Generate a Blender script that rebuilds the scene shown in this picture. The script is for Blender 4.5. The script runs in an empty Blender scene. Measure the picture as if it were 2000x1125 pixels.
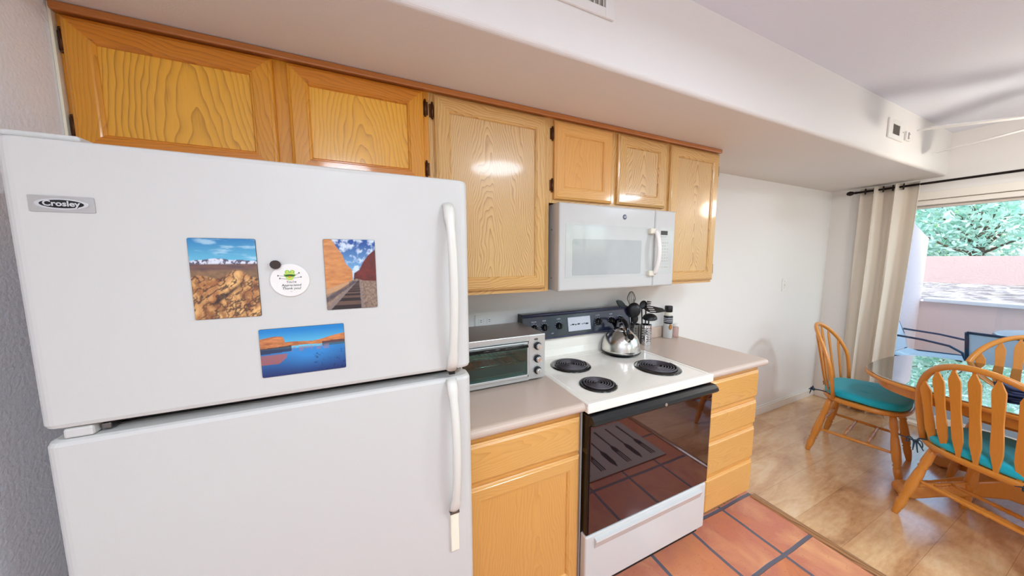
import bpy, bmesh, math, random
import numpy as np
from mathutils import Vector, Matrix

C = bpy.context.scene.collection
PI = math.pi
random.seed(7)
np.random.seed(7)

# ------------------------------------------------------------------ camera
CAM = Vector((-0.7607, -1.5508, 1.4945))
cam_data = bpy.data.cameras.new('camera')
cam_data.sensor_width = 36.0
cam_data.lens = 586.68 / 2000.0 * 36.0
cam_data.clip_start = 0.02
cam_data.clip_end = 200
cam = bpy.data.objects.new('camera', cam_data)
C.objects.link(cam)
_y, _p, _r = math.radians(23.8918), math.radians(5.7422), math.radians(-0.1941)
_fw = Vector((math.sin(_y) * math.cos(_p), math.cos(_y) * math.cos(_p), -math.sin(_p)))
_rt = Vector((math.cos(_y), -math.sin(_y), 0))
_up = _rt.cross(_fw)
_rt2 = _rt * math.cos(_r) + _up * math.sin(_r)
_up2 = -_rt * math.sin(_r) + _up * math.cos(_r)
_m = Matrix((_rt2, _up2, -_fw)).transposed().to_4x4()
_m.translation = CAM
cam.matrix_world = _m
bpy.context.scene.camera = cam

# ------------------------------------------------------------------ view, world, sun
sc = bpy.context.scene
sc.view_settings.view_transform = 'Standard'
sc.view_settings.look = 'None'
sc.view_settings.gamma = 1
sc.view_settings.use_curve_mapping = False
sc.view_settings.exposure = 0.47
sc.cycles.use_denoising = True
sc.cycles.max_bounces = 10
sc.cycles.diffuse_bounces = 6
sc.cycles.glossy_bounces = 5
sc.cycles.transmission_bounces = 8
sc.cycles.transparent_max_bounces = 16
sc.cycles.sample_clamp_indirect = 6
sc.cycles.caustics_reflective = False
sc.cycles.caustics_refractive = False

world = bpy.data.worlds.new('world')
sc.world = world
world.use_nodes = True
wn = world.node_tree
sky = wn.nodes.new('ShaderNodeTexSky')
sky.sky_type = 'NISHITA'
sky.sun_disc = False
sky.sun_elevation = math.radians(55)
sky.sun_rotation = math.radians(215)
sky.dust_density = 2.0
wn.links.new(sky.outputs[0], wn.nodes['Background'].inputs[0])
wn.nodes['Background'].inputs[1].default_value = 0.72

sun_l = bpy.data.lights.new('sun', 'SUN')
sun_l.energy = 1.1
sun_l.angle = math.radians(0.6)
sun_l.color = (1.0, 0.95, 0.88)
sun = bpy.data.objects.new('sun', sun_l)
C.objects.link(sun)
sun.rotation_euler = Vector((0.42, 0.34, -0.84)).to_track_quat('-Z', 'Y').to_euler()
sun.location = (0, 0, 8)


def srgb(r, g, b, a=1.0):
    def f(c):
        c /= 255.0
        return c / 12.92 if c <= 0.04045 else ((c + 0.055) / 1.055) ** 2.4
    return (f(r), f(g), f(b), a)


# ------------------------------------------------------------------ materials
M = {}


def mat(name, col, rough=0.5, metal=0.0, spec=0.5, coat=0.0, trans=0.0, ior=1.45, emis=None, estr=0.0,
        bump=None, alpha=1.0, aniso=0.0, sheen=0.0):
    m = bpy.data.materials.new(name)
    m.use_nodes = True
    nt = m.node_tree
    b = nt.nodes['Principled BSDF']
    b.inputs['Base Color'].default_value = srgb(*col) if max(col) > 1.01 else (*col, 1.0)
    b.inputs['Roughness'].default_value = rough
    b.inputs['Metallic'].default_value = metal
    b.inputs['Specular IOR Level'].default_value = spec
    b.inputs['Coat Weight'].default_value = coat
    b.inputs['Coat Roughness'].default_value = 0.08
    b.inputs['Transmission Weight'].default_value = trans
    b.inputs['IOR'].default_value = ior
    b.inputs['Alpha'].default_value = alpha
    b.inputs['Sheen Weight'].default_value = sheen
    if emis:
        b.inputs['Emission Color'].default_value = srgb(*emis)
        b.inputs['Emission Strength'].default_value = estr
    if bump:
        scale, dist, strength = bump
        tc = nt.nodes.new('ShaderNodeTexCoord')
        n = nt.nodes.new('ShaderNodeTexNoise')
        n.inputs['Scale'].default_value = scale
        n.inputs['Detail'].default_value = 3
        bp = nt.nodes.new('ShaderNodeBump')
        bp.inputs['Strength'].default_value = strength
        bp.inputs['Distance'].default_value = dist
        nt.links.new(tc.outputs['Object'], n.inputs['Vector'])
        nt.links.new(n.outputs[0], bp.inputs['Height'])
        nt.links.new(bp.outputs[0], b.inputs['Normal'])
    M[name] = m
    return m


class NT:
    """tiny helper for node math"""
    def __init__(self, m):
        self.t = m.node_tree
        self.b = self.t.nodes['Principled BSDF']

    def node(self, typ, **kw):
        n = self.t.nodes.new(typ)
        for k, v in kw.items():
            setattr(n, k, v)
        return n

    def link(self, a, b):
        self.t.links.new(a, b)

    def put(self, sock, v):
        if hasattr(v, 'links'):
            self.link(v, sock)
        else:
            sock.default_value = v

    def math(self, op, a, b=None, c=None):
        n = self.node('ShaderNodeMath', operation=op)
        self.put(n.inputs[0], a)
        if b is not None:
            self.put(n.inputs[1], b)
        if c is not None:
            self.put(n.inputs[2], c)
        return n.outputs[0]

    def noise(self, vec, scale, detail=3, rough=0.5, dist=0.0):
        n = self.node('ShaderNodeTexNoise')
        n.inputs['Scale'].default_value = scale
        n.inputs['Detail'].default_value = detail
        n.inputs['Roughness'].default_value = rough
        n.inputs['Distortion'].default_value = dist
        if vec is not None:
            self.link(vec, n.inputs['Vector'])
        return n.outputs[0]

    def ramp(self, fac, stops):
        n = self.node('ShaderNodeValToRGB')
        el = n.color_ramp.elements
        while len(el) < len(stops):
            el.new(0.5)
        for e, (p, c) in zip(el, stops):
            e.position = p
            e.color = c
        self.link(fac, n.inputs[0])
        return n.outputs[0]

    def mix(self, f, a, b, blend='MIX'):
        n = self.node('ShaderNodeMix', data_type='RGBA', blend_type=blend)
        self.put(n.inputs[0], f)
        self.put(n.inputs[6], a)
        self.put(n.inputs[7], b)
        return n.outputs[2]

    def bump(self, h, dist=0.001, strength=0.5):
        n = self.node('ShaderNodeBump')
        n.inputs['Distance'].default_value = dist
        n.inputs['Strength'].default_value = strength
        self.link(h, n.inputs['Height'])
        self.link(n.outputs[0], self.b.inputs['Normal'])


def wood(name, light, dark, axis='z', rough=0.32, ring=0.011, coat=0.3, cone=0.10, contrast=0.75):
    """oak: cathedral rings sliced by the board plane, plus fine open pores"""
    m = mat(name, light, rough=rough, coat=coat)
    n = NT(m)
    tc = n.node('ShaderNodeTexCoord')
    oi = n.node('ShaderNodeObjectInfo')
    sp = n.node('ShaderNodeSeparateXYZ')
    n.link(tc.outputs['Object'], sp.inputs[0])
    x, y, z = sp.outputs
    if axis == 'z':
        across, along, deep = x, z, y
    elif axis == 'x':
        across, along, deep = z, x, y
    else:
        across, along, deep = x, y, z
    rnd = n.math('MULTIPLY', oi.outputs['Random'], 17.0)
    seed = n.math('ADD', along, rnd)
    # warp
    cx = n.node('ShaderNodeCombineXYZ')
    n.link(n.math('MULTIPLY', across, 6.0), cx.inputs[0])
    n.link(n.math('MULTIPLY', seed, 2.0), cx.inputs[1])
    n.link(n.math('MULTIPLY', deep, 4.0), cx.inputs[2])
    warp = n.noise(cx.outputs[0], 1.0, 3, 0.55)
    off = n.math('MULTIPLY', n.math('SUBTRACT', oi.outputs['Random'], 0.5), 0.12)
    ax = n.math('ADD', across, off)
    r = n.math('SQRT', n.math('ADD', n.math('MULTIPLY', ax, ax), 0.0007))
    v = n.math('ADD', r, n.math('MULTIPLY', seed, cone))
    v = n.math('ADD', v, n.math('MULTIPLY', n.math('SUBTRACT', warp, 0.5), 0.12))
    v = n.math('ADD', v, n.math('MULTIPLY', deep, 0.5))
    fr = n.math('FRACT', n.math('DIVIDE', v, ring))
    tri = n.math('POWER', fr, 2.2)
    # pores
    cp = n.node('ShaderNodeCombineXYZ')
    n.link(n.math('MULTIPLY', across, 420.0), cp.inputs[0])
    n.link(n.math('MULTIPLY', seed, 14.0), cp.inputs[1])
    n.link(n.math('MULTIPLY', deep, 300.0), cp.inputs[2])
    pores = n.noise(cp.outputs[0], 1.0, 2, 0.6)
    big = n.noise(cx.outputs[0], 0.7, 2)
    f = n.math('ADD', n.math('MULTIPLY', tri, 0.62 * contrast), n.math('MULTIPLY', n.math('SUBTRACT', pores, 0.4), 0.55))
    f = n.math('ADD', f, n.math('MULTIPLY', n.math('SUBTRACT', big, 0.5), 0.5))
    L, D = srgb(*light), srgb(*dark)
    mid = tuple((a + b) / 2 for a, b in zip(L, D))
    col = n.ramp(f, [(0.0, L), (0.45, tuple(a * .55 + b * .45 for a, b in zip(L, mid))), (0.95, D)])
    n.link(col, n.b.inputs['Base Color'])
    n.bump(f, 0.0006, 0.25)
    return m


wood('oak_v', (212, 168, 102), (158, 106, 50), 'z', contrast=1.15)
wood('oak_h', (212, 166, 100), (160, 106, 50), 'x', contrast=1.15)
wood('oak_amberlit_v', (220, 148, 40), (150, 84, 18), 'z', contrast=0.9)  # same oak, with the warm light over the refrigerator put into its colour
wood('oak_amberlit_h', (212, 130, 32), (136, 70, 14), 'x', contrast=0.9)
wood('oak_amberlit_panel', (236, 170, 54), (158, 98, 24), 'z', contrast=1.1, ring=.015, cone=.16)
wood('oak_panel', (214, 174, 116), (150, 104, 58), 'z', contrast=1.3, ring=.009, cone=.14)
wood('honey_v', (220, 162, 88), (176, 114, 52), 'z', contrast=0.75)
wood('honey_h', (222, 166, 92), (176, 116, 54), 'x', contrast=0.75)
wood('chair_v', (206, 134, 52), (170, 98, 30), 'z', contrast=0.4, rough=0.28)
wood('chair_h', (204, 132, 50), (166, 94, 28), 'x', contrast=0.4, rough=0.28)
wood('trimwood', (172, 124, 82), (70, 40, 24), 'y', contrast=1.3, ring=.02)
wood('crownwood', (190, 118, 58), (130, 68, 28), 'x', contrast=0.5)

mat('wall', (232, 229, 225), 0.75, bump=(230, 0.0012, 0.35))
mat('wall_rough', (238, 240, 246), 0.8, bump=(120, 0.003, 0.6))
mat('ceiling', (232, 236, 246), 0.8, bump=(160, 0.002, 0.35))
mat('trim_white', (232, 230, 226), 0.35)
mat('slider_white', (238, 232, 222), 0.4)
mat('fridge_white', (204, 201, 196), 0.38, bump=(700, 0.0004, 0.25))
mat('fridge_handle', (218, 213, 203), 0.35)
mat('cap_cream', (236, 230, 208), 0.4)
mat('appliance_white', (210, 208, 204), 0.18, coat=0.3)
mat('cooktop_white', (246, 238, 226), 0.14, coat=0.5)
mat('micro_window', (170, 173, 172), 0.06, coat=1.0)
mat('micro_gloss', (192, 194, 190), 0.05, coat=1.0)
mat('off_white', (222, 216, 198), 0.4)
mat('black', (14, 14, 16), 0.35)
mat('black_gloss', (12, 11, 14), 0.12)
mat('black_plastic', (22, 22, 26), 0.4)
mat('navy_panel', (22, 26, 46), 0.22, coat=0.5)
mat('navy_edge', (54, 58, 82), 0.3)
mat('dark_gap', (20, 18, 18), 0.8)
mat('coil', (84, 78, 82), 0.42, metal=0.25)
mat('drip_pan', (16, 16, 18), 0.16, coat=0.6)
mat('kettle_steel', (214, 212, 206), 0.2, metal=1.0)
mat('chrome', (225, 225, 225), 0.12, metal=1.0)
mat('steel', (196, 194, 190), 0.28, metal=1.0)
mat('steel_dark', (120, 116, 112), 0.4, metal=1.0)
mat('toaster_steel', (202, 203, 202), 0.34, metal=0.7)
mat('toaster_top', (156, 146, 140), 0.32, metal=0.8)
mat('brown_metal', (84, 50, 28), 0.35, metal=0.7)
mat('silver_print', (190, 192, 200), 0.4)
mat('white_print', (235, 235, 240), 0.5)
mat('black_print', (24, 22, 24), 0.6)
mat('magnet_dark', (52, 34, 28), 0.5)
mat('tag_white', (232, 226, 220), 0.4)
mat('frog_green', (128, 176, 52), 0.5)
mat('frog_light', (186, 208, 96), 0.5)
mat('frog_dark', (30, 84, 26), 0.5)
mat('frog_orange', (214, 140, 50), 0.5)
mat('counter_mat', (202, 180, 164), 0.32)
mat('bronze', (38, 30, 28), 0.35, metal=0.6)
mat('fan_white', (238, 236, 232), 0.35)
mat('lamp_glass', (250, 246, 236), 0.3, emis=(255, 240, 214), estr=2.5)
mat('blue_cord', (36, 56, 72), 0.7)
mat('navy_cloth', (24, 30, 66), 0.7)
mat('pink_stucco', (222, 198, 194), 0.9, bump=(60, 0.006, 0.6))
mat('side_stucco', (206, 190, 190), 0.9, bump=(60, 0.006, 0.5))
mat('far_stucco', (190, 160, 152), 0.9, bump=(30, 0.01, 0.6))
mat('cap_stone', (226, 226, 232), 0.7)
mat('patio_concrete', (204, 196, 186), 0.8, bump=(40, 0.004, 0.4))
mat('patio_frame', (52, 74, 104), 0.35, metal=0.4)
mat('sling', (190, 228, 240), 0.6)
mat('sling_grey', (226, 238, 244), 0.6)
mat('patio_glass', (190, 224, 230), 0.08, coat=0.6)
mat('bark', (112, 92, 78), 0.9)
mat('grout', (98, 96, 104), 0.9)
mat('jar_pink', (226, 190, 178), 0.12, trans=0.5)
mat('grinder_body', (222, 222, 218), 0.15, trans=0.3)
mat('amber_label', (170, 112, 44), 0.5)
mat('inside_oven', (232, 248, 244), 0.4)
mat('micro_white', (196, 195, 192), 0.2, coat=0.3)
mat('display_dark', (52, 46, 44), 0.2)
mat('key_grey', (170, 164, 156), 0.6)

m = mat('oven_glass', (20, 5, 6), 0.03, ior=2.0, spec=0.5)
m.node_tree.nodes['Principled BSDF'].inputs['Specular Tint'].default_value = (1.0, .70, .70, 1)
m = mat('cushion', (16, 168, 190), 0.85, sheen=0.2, bump=(900, 0.0006, 0.4))
m = mat('curtain', (222, 212, 198), 0.85, sheen=0.1, bump=(600, 0.0008, 0.4))


def thin_glass(name, tint, refl=0.12, rough=0.0):
    m = bpy.data.materials.new(name)
    m.use_nodes = True
    nt = m.node_tree
    nt.nodes.clear()
    out = nt.nodes.new('ShaderNodeOutputMaterial')
    tr = nt.nodes.new('ShaderNodeBsdfTransparent')
    tr.inputs[0].default_value = srgb(*tint)
    gl = nt.nodes.new('ShaderNodeBsdfGlossy')
    gl.inputs['Roughness'].default_value = rough
    lw = nt.nodes.new('ShaderNodeFresnel')
    lw.inputs['IOR'].default_value = 1.5 + min(refl, .6) * 3
    mx = nt.nodes.new('ShaderNodeMixShader')
    ma = nt.nodes.new('ShaderNodeMath')
    ma.operation = 'MULTIPLY_ADD'
    base = .45 if refl > 1 else 0.0
    ma.inputs[1].default_value = 1 - base
    ma.inputs[2].default_value = base
    nt.links.new(lw.outputs[0], ma.inputs[0])
    nt.links.new(ma.outputs[0], mx.inputs[0])
    nt.links.new(tr.outputs[0], mx.inputs[1])
    nt.links.new(gl.outputs[0], mx.inputs[2])
    nt.links.new(mx.outputs[0], out.inputs[0])
    M[name] = m


thin_glass('window_glass', (240, 246, 246), 0.0)
thin_glass('toaster_glass', (212, 242, 236), 0.05)
thin_glass('table_glass', (240, 246, 243), 1.5)


def saltillo():
    m = mat('saltillo', (200, 130, 90), 0.42, coat=0.15)
    n = NT(m)
    tc = n.node('ShaderNodeTexCoord')
    mp = n.node('ShaderNodeMapping')
    mp.inputs['Location'].default_value = (-1.045 + 0.305 * 20, 0.85 + 0.305 * 20, 0)
    n.link(tc.outputs['Object'], mp.inputs[0])
    # slightly wavy edges
    wob = n.noise(tc.outputs['Object'], 5.0, 2)
    va = n.node('ShaderNodeVectorMath', operation='ADD')
    n.link(mp.outputs[0], va.inputs[0])
    w = n.math('MULTIPLY', n.math('SUBTRACT', wob, 0.5), 0.010)
    cw = n.node('ShaderNodeCombineXYZ')
    n.link(w, cw.inputs[0])
    n.link(w, cw.inputs[1])
    n.link(cw.outputs[0], va.inputs[1])
    br = n.node('ShaderNodeTexBrick')
    br.offset = 0.0
    br.squash = 1.0
    br.inputs['Scale'].default_value = 1.0
    br.inputs['Brick Width'].default_value = 0.305
    br.inputs['Row Height'].default_value = 0.305
    br.inputs['Mortar Size'].default_value = 0.0100
    br.inputs['Mortar Smooth'].default_value = 0.3
    br.inputs['Color1'].default_value = (0.0, 0, 0, 1)
    br.inputs['Color2'].default_value = (1.0, 1, 1, 1)
    br.inputs['Mortar'].default_value = (0.5, 0.5, 0.5, 1)
    n.link(va.outputs[0], br.inputs['Vector'])
    big = n.noise(tc.outputs['Object'], 4.5, 4, 0.55, 0.6)
    f = n.math('ADD', n.math('MULTIPLY', br.outputs['Color'], 0.35), n.math('MULTIPLY', big, 0.75))
    col = n.ramp(f, [(0.22, srgb(172, 92, 62)), (0.42, srgb(206, 130, 88)), (0.6, srgb(192, 118, 94)), (0.8, srgb(222, 160, 114))])
    sp = n.noise(tc.outputs['Object'], 70, 3, 0.7)
    spots = n.ramp(sp, [(0.61, (0, 0, 0, 1)), (0.70, (1, 1, 1, 1))])
    col = n.mix(n.math('MULTIPLY', spots, 0.55), col, srgb(120, 84, 70))
    col = n.mix(br.outputs['Fac'], col, srgb(96, 94, 104))
    n.link(col, n.b.inputs['Base Color'])
    h = n.math('SUBTRACT', n.math('MULTIPLY', big, 0.15), br.outputs['Fac'])
    n.bump(h, 0.004, 0.6)


saltillo()


def laminate():
    m = mat('laminate', (200, 160, 118), 0.24, coat=1.0, spec=1.0)
    m.node_tree.nodes['Principled BSDF'].inputs['Coat Roughness'].default_value = 0.2
    n = NT(m)
    tc = n.node('ShaderNodeTexCoord')
    br = n.node('ShaderNodeTexBrick')
    br.offset = 0.37
    br.inputs['Scale'].default_value = 1.0
    br.inputs['Brick Width'].default_value = 1.2
    br.inputs['Row Height'].default_value = 0.19
    br.inputs['Mortar Size'].default_value = 0.0012
    br.inputs['Color1'].default_value = (0.2, .2, .2, 1)
    br.inputs['Color2'].default_value = (0.8, .8, .8, 1)
    n.link(tc.outputs['Object'], br.inputs['Vector'])
    mp = n.node('ShaderNodeMapping')
    mp.inputs['Scale'].default_value = (2.0, 7.0, 1)
    n.link(tc.outputs['Object'], mp.inputs[0])
    a = n.noise(mp.outputs[0], 1.2, 4, 0.55, 0.8)
    b = n.noise(mp.outputs[0], 9, 3, 0.6)
    f = n.math('ADD', n.math('MULTIPLY', a, 0.75), n.math('MULTIPLY', b, 0.25))
    f = n.math('ADD', f, n.math('MULTIPLY', n.math('SUBTRACT', br.outputs['Color'], 0.5), 0.22))
    col = n.ramp(f, [(0.2, srgb(138, 92, 58)), (0.42, srgb(196, 148, 102)), (0.60, srgb(220, 180, 134)), (0.80, srgb(234, 206, 170))])
    col = n.mix(n.math('MULTIPLY', br.outputs['Fac'], 0.22), col, srgb(130, 94, 62))
    n.link(col, n.b.inputs['Base Color'])


laminate()


def gravel_mat():
    m = mat('gravel', (214, 206, 200), 0.95)
    n = NT(m)
    tc = n.node('ShaderNodeTexCoord')
    v = n.node('ShaderNodeTexVoronoi')
    v.inputs['Scale'].default_value = 9
    n.link(tc.outputs['Object'], v.inputs['Vector'])
    a = n.noise(tc.outputs['Object'], 1.6, 5, 0.7)
    f = n.math('ADD', n.math('MULTIPLY', v.outputs['Color'], 0.4), n.math('MULTIPLY', a, 0.6))
    n.link(n.ramp(f, [(0.4, srgb(122, 110, 104)), (0.5, srgb(160, 146, 138)), (0.7, srgb(196, 182, 174))]), n.b.inputs['Base Color'])
    n.bump(v.outputs['Distance'], 0.05, 0.8)


gravel_mat()


def leaf_mat(name, c1, c2):
    m = bpy.data.materials.new(name)
    m.use_nodes = True
    nt = m.node_tree
    nt.nodes.clear()
    out = nt.nodes.new('ShaderNodeOutputMaterial')
    d = nt.nodes.new('ShaderNodeBsdfDiffuse')
    t = nt.nodes.new('ShaderNodeBsdfTranslucent')
    mx = nt.nodes.new('ShaderNodeMixShader')
    mx.inputs[0].default_value = 0.45
    geo = nt.nodes.new('ShaderNodeNewGeometry')
    rp = nt.nodes.new('ShaderNodeValToRGB')
    rp.color_ramp.elements[0].color = srgb(*c1)
    rp.color_ramp.elements[1].color = srgb(*c2)
    nt.links.new(geo.outputs['Random Per Island'], rp.inputs[0])
    for s in (d, t):
        nt.links.new(rp.outputs[0], s.inputs[0])
    nt.links.new(d.outputs[0], mx.inputs[1])
    nt.links.new(t.outputs[0], mx.inputs[2])
    nt.links.new(mx.outputs[0], out.inputs[0])
    M[name] = m


leaf_mat('leaf', (150, 200, 150), (226, 246, 216))
leaf_mat('leaf_teal', (160, 208, 186), (236, 248, 240))


def vcol_mat(name, rough=0.3):
    m = mat(name, (255, 255, 255), rough, coat=0.2)
    n = NT(m)
    a = n.node('ShaderNodeAttribute')
    a.attribute_name = 'Col'
    n.link(a.outputs['Color'], n.b.inputs['Base Color'])


vcol_mat('print')


# ------------------------------------------------------------------ mesh builder
class MB:
    def __init__(self):
        self.bm = bmesh.new()

    def _mi(self, faces, mi):
        for f in faces:
            f.material_index = mi

    def box(self, x0, x1, y0, y1, z0, z1, b=0.0, seg=2, mi=0, rot=None, edges=None):
        t = bmesh.new()
        bmesh.ops.create_cube(t, size=1)
        cx, cy, cz = (x0 + x1) / 2, (y0 + y1) / 2, (z0 + z1) / 2
        for v in t.verts:
            v.co = Vector((v.co.x * abs(x1 - x0) + cx, v.co.y * abs(y1 - y0) + cy, v.co.z * abs(z1 - z0) + cz))
        if b > 0:
            es = [e for e in t.edges if (edges is None or edges(e))]
            bmesh.ops.bevel(t, geom=es, offset=b, segments=seg, affect='EDGES', profile=0.5)
        for f in t.faces:
            f.material_index = mi
            f.smooth = False
        if rot:
            o, ax, ang = rot
            bmesh.ops.rotate(t, verts=t.verts, cent=Vector(o), matrix=Matrix.Rotation(ang, 3, ax))
        self.merge(t)
        return self

    def merge(self, t):
        me = bpy.data.meshes.new('t')
        t.to_mesh(me)
        t.free()
        self.bm.from_mesh(me)
        bpy.data.meshes.remove(me)

    def ring_skin(self, rings, closed=True, cap0=True, cap1=True, mi=0, smooth=True):
        bm = self.bm
        vs = [[bm.verts.new(p) for p in r] for r in rings]
        n = len(rings[0])
        for a, b in zip(vs[:-1], vs[1:]):
            for i in range(n if closed else n - 1):
                j = (i + 1) % n
                try:
                    f = bm.faces.new((a[i], a[j], b[j], b[i]))
                    f.smooth = smooth
                    f.material_index = mi
                except ValueError:
                    pass
        if cap0 and closed:
            f = bm.faces.new(list(reversed(vs[0])))
            f.material_index = mi
        if cap1 and closed:
            f = bm.faces.new(vs[-1])
            f.material_index = mi
        return self

    def turned(self, p0, p1, prof, n=14, mi=0):
        """solid of revolution between p0 and p1, prof = [(t, r)]"""
        p0, p1 = Vector(p0), Vector(p1)
        d = (p1 - p0)
        q = d.normalized()
        a = q.orthogonal().normalized()
        b = q.cross(a)
        rings = []
        for t, r in prof:
            c = p0 + d * t
            rings.append([c + (a * math.cos(2 * PI * i / n) + b * math.sin(2 * PI * i / n)) * r for i in range(n)])
        return self.ring_skin(rings, mi=mi)

    def cyl(self, p0, p1, r0, r1=None, n=20, mi=0):
        return self.turned(p0, p1, [(0, r0), (1, r0 if r1 is None else r1)], n, mi)

    def lathe(self, c, prof, n=32, mi=0, cap0=True, cap1=True, lob=0.0, nl=0):
        c = Vector(c)
        rings = [[c + Vector((r * math.cos(2 * PI * i / n) * (1 + lob * math.cos(nl * 2 * PI * i / n)),
                              r * math.sin(2 * PI * i / n) * (1 + lob * math.cos(nl * 2 * PI * i / n)), z)) for i in range(n)] for r, z in prof]
        return self.ring_skin(rings, cap0=cap0, cap1=cap1, mi=mi)

    def tube(self, pts, r, n=10, mi=0, caps=True, flat=None, closed=False):
        """sweep along pts; r float or list; flat=(sx,sy) elliptical with stable up vector"""
        pts = [Vector(p) for p in pts]
        rings = []
        prev = None
        for i, p in enumerate(pts):
            if closed:
                d = pts[(i + 1) % len(pts)] - pts[i - 1]
            else:
                d = pts[min(i + 1, len(pts) - 1)] - pts[max(i - 1, 0)]
            d.normalize()
            if prev is None:
                a = d.orthogonal().normalized() if flat is None else (Vector(flat[2]) - d * d.dot(Vector(flat[2]))).normalized()
            else:
                a = (prev - d * d.dot(prev)).normalized() if flat is None else (Vector(flat[2]) - d * d.dot(Vector(flat[2]))).normalized()
            prev = a
            b = d.cross(a)
            rr = r[i] if isinstance(r, (list, tuple)) else r
            sx, sy = (1, 1) if flat is None else flat[:2]
            rings.append([p + a * math.cos(2 * PI * k / n) * rr * sx + b * math.sin(2 * PI * k / n) * rr * sy for k in range(n)])
        if closed:
            rings.append(rings[0])
            return self.ring_skin(rings, cap0=False, cap1=False, mi=mi)
        return self.ring_skin(rings, cap0=caps, cap1=caps, mi=mi)

    def prism(self, poly, f, mi=0, smooth=False):
        """poly in 2D, f(p, k) -> 3D for k=0,1"""
        bm = self.bm
        a = [bm.verts.new(f(p, 0)) for p in poly]
        b = [bm.verts.new(f(p, 1)) for p in poly]
        n = len(poly)
        fs = [bm.faces.new(a), bm.faces.new(list(reversed(b)))]
        for i in range(n):
            j = (i + 1) % n
            q = bm.faces.new((a[j], a[i], b[i], b[j]))
            q.smooth = smooth
            fs.append(q)
        self._mi(fs, mi)
        return self

    def sphere(self, c, r, sx=1, sy=1, sz=1, n=16, mi=0):
        c = Vector(c)
        prof = [(max(1e-4, math.sin(PI * i / n)) * r, -math.cos(PI * i / n) * r) for i in range(n + 1)]
        rings = [[c + Vector((q * math.cos(2 * PI * k / (2 * n)) * sx, q * math.sin(2 * PI * k / (2 * n)) * sy, z * sz)) for k in range(2 * n)] for q, z in prof]
        return self.ring_skin(rings, mi=mi)

    def build(self, name, mats, parent=None, center=True, bevel=None):
        bm = self.bm
        bmesh.ops.recalc_face_normals(bm, faces=bm.faces)
        me = bpy.data.meshes.new(name)
        loc = Vector((0, 0, 0))
        if center and len(bm.verts):
            xs = [v.co for v in bm.verts]
            lo = Vector((min(v.x for v in xs), min(v.y for v in xs), min(v.z for v in xs)))
            hi = Vector((max(v.x for v in xs), max(v.y for v in xs), max(v.z for v in xs)))
            loc = (lo + hi) / 2
            bmesh.ops.translate(bm, verts=bm.verts, vec=-loc)
        bm.to_mesh(me)
        bm.free()
        o = bpy.data.objects.new(name, me)
        for k in (mats if isinstance(mats, (list, tuple)) else [mats]):
            me.materials.append(M[k])
        C.objects.link(o)
        o.location = loc
        if parent is not None:
            o.parent = parent
            if parent.type == 'MESH':   # parent has its own centred origin
                o.location = loc - Vector(parent['_org'])
        org = Vector(loc)
        o['_org'] = org[:]
        if bevel:
            md = o.modifiers.new('bevel', 'BEVEL')
            md.width = bevel
            md.segments = 2
            md.limit_method = 'ANGLE'
        return o


def clean():
    for o in bpy.data.objects:
        if '_org' in o:
            del o['_org']


def tag(o, label=None, cat=None, group=None, kind=None):
    if label:
        o['label'] = label
    if cat:
        o['category'] = cat
    if group:
        o['group'] = group
    if kind:
        o['kind'] = kind
    return o


def thing(name, label, cat, loc=(0, 0, 0), rz=0.0, group=None):
    o = bpy.data.objects.new(name, None)
    o.empty_display_size = 0.05
    C.objects.link(o)
    o.location = loc
    o.rotation_euler = (0, 0, rz)
    o['_org'] = (0, 0, 0)
    return tag(o, label, cat, group)


def struct(name, mb, mats, center=False, **kw):
    return tag(mb.build(name, mats, None, center, **kw), kind='structure')


def copy_tree(root, loc, rz, label, group=None):
    r = root.copy()
    C.objects.link(r)
    r.location = loc
    r.rotation_euler = (0, 0, rz)
    r['label'] = label
    if group:
        r['group'] = group
    for ch in list(root.children):
        c = ch.copy()
        C.objects.link(c)
        c.parent = r
        for g in list(ch.children):
            d = g.copy()
            C.objects.link(d)
            d.parent = c
    return r


def text_mesh(name, body, size, mats, parent, loc, rot, extrude=0.0004, align='CENTER', bold=0.0, shear=0.0, sx=1.0):
    cu = bpy.data.curves.new(name, 'FONT')
    cu.body = body
    cu.size = size
    cu.extrude = extrude
    cu.offset = bold
    cu.shear = shear
    cu.align_x = align
    cu.align_y = 'CENTER'
    cu.resolution_u = 3
    t = bpy.data.objects.new('t', cu)
    C.objects.link(t)
    bpy.context.view_layer.update()
    me = bpy.data.meshes.new_from_object(t.evaluated_get(bpy.context.evaluated_depsgraph_get()))
    C.objects.unlink(t)
    bpy.data.objects.remove(t)
    me.name = name
    me.materials.clear()
    me.materials.append(M[mats])
    R = Matrix.Rotation(rot[2], 3, 'Z') @ Matrix.Rotation(rot[1], 3, 'Y') @ Matrix.Rotation(rot[0], 3, 'X')
    for v in me.vertices:
        v.co = R @ Vector((v.co.x * sx, v.co.y, v.co.z))
    o = bpy.data.objects.new(name, me)
    C.objects.link(o)
    org = Vector(parent['_org']) if parent is not None and parent.type == 'MESH' else Vector((0, 0, 0))
    o.parent = parent
    o.location = Vector(loc) - org
    return o


FRONT = (PI / 2, 0, 0)       # text standing up, facing -y


def rrect(w, h, r, n=6):
    pts = []
    for cx, cy, a0 in ((w / 2 - r, h / 2 - r, 0), (-w / 2 + r, h / 2 - r, PI / 2), (-w / 2 + r, -h / 2 + r, PI), (w / 2 - r, -h / 2 + r, 1.5 * PI)):
        for i in range(n + 1):
            a = a0 + PI / 2 * i / n
            pts.append((cx + r * math.cos(a), cy + r * math.sin(a)))
    return pts


# ================================================================== STRUCTURE
XL, XE = -1.5, 3.516
ZC, ZS, YS = 2.483, 2.147, -0.675
YR = -3.4
XT = 1.33

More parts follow.
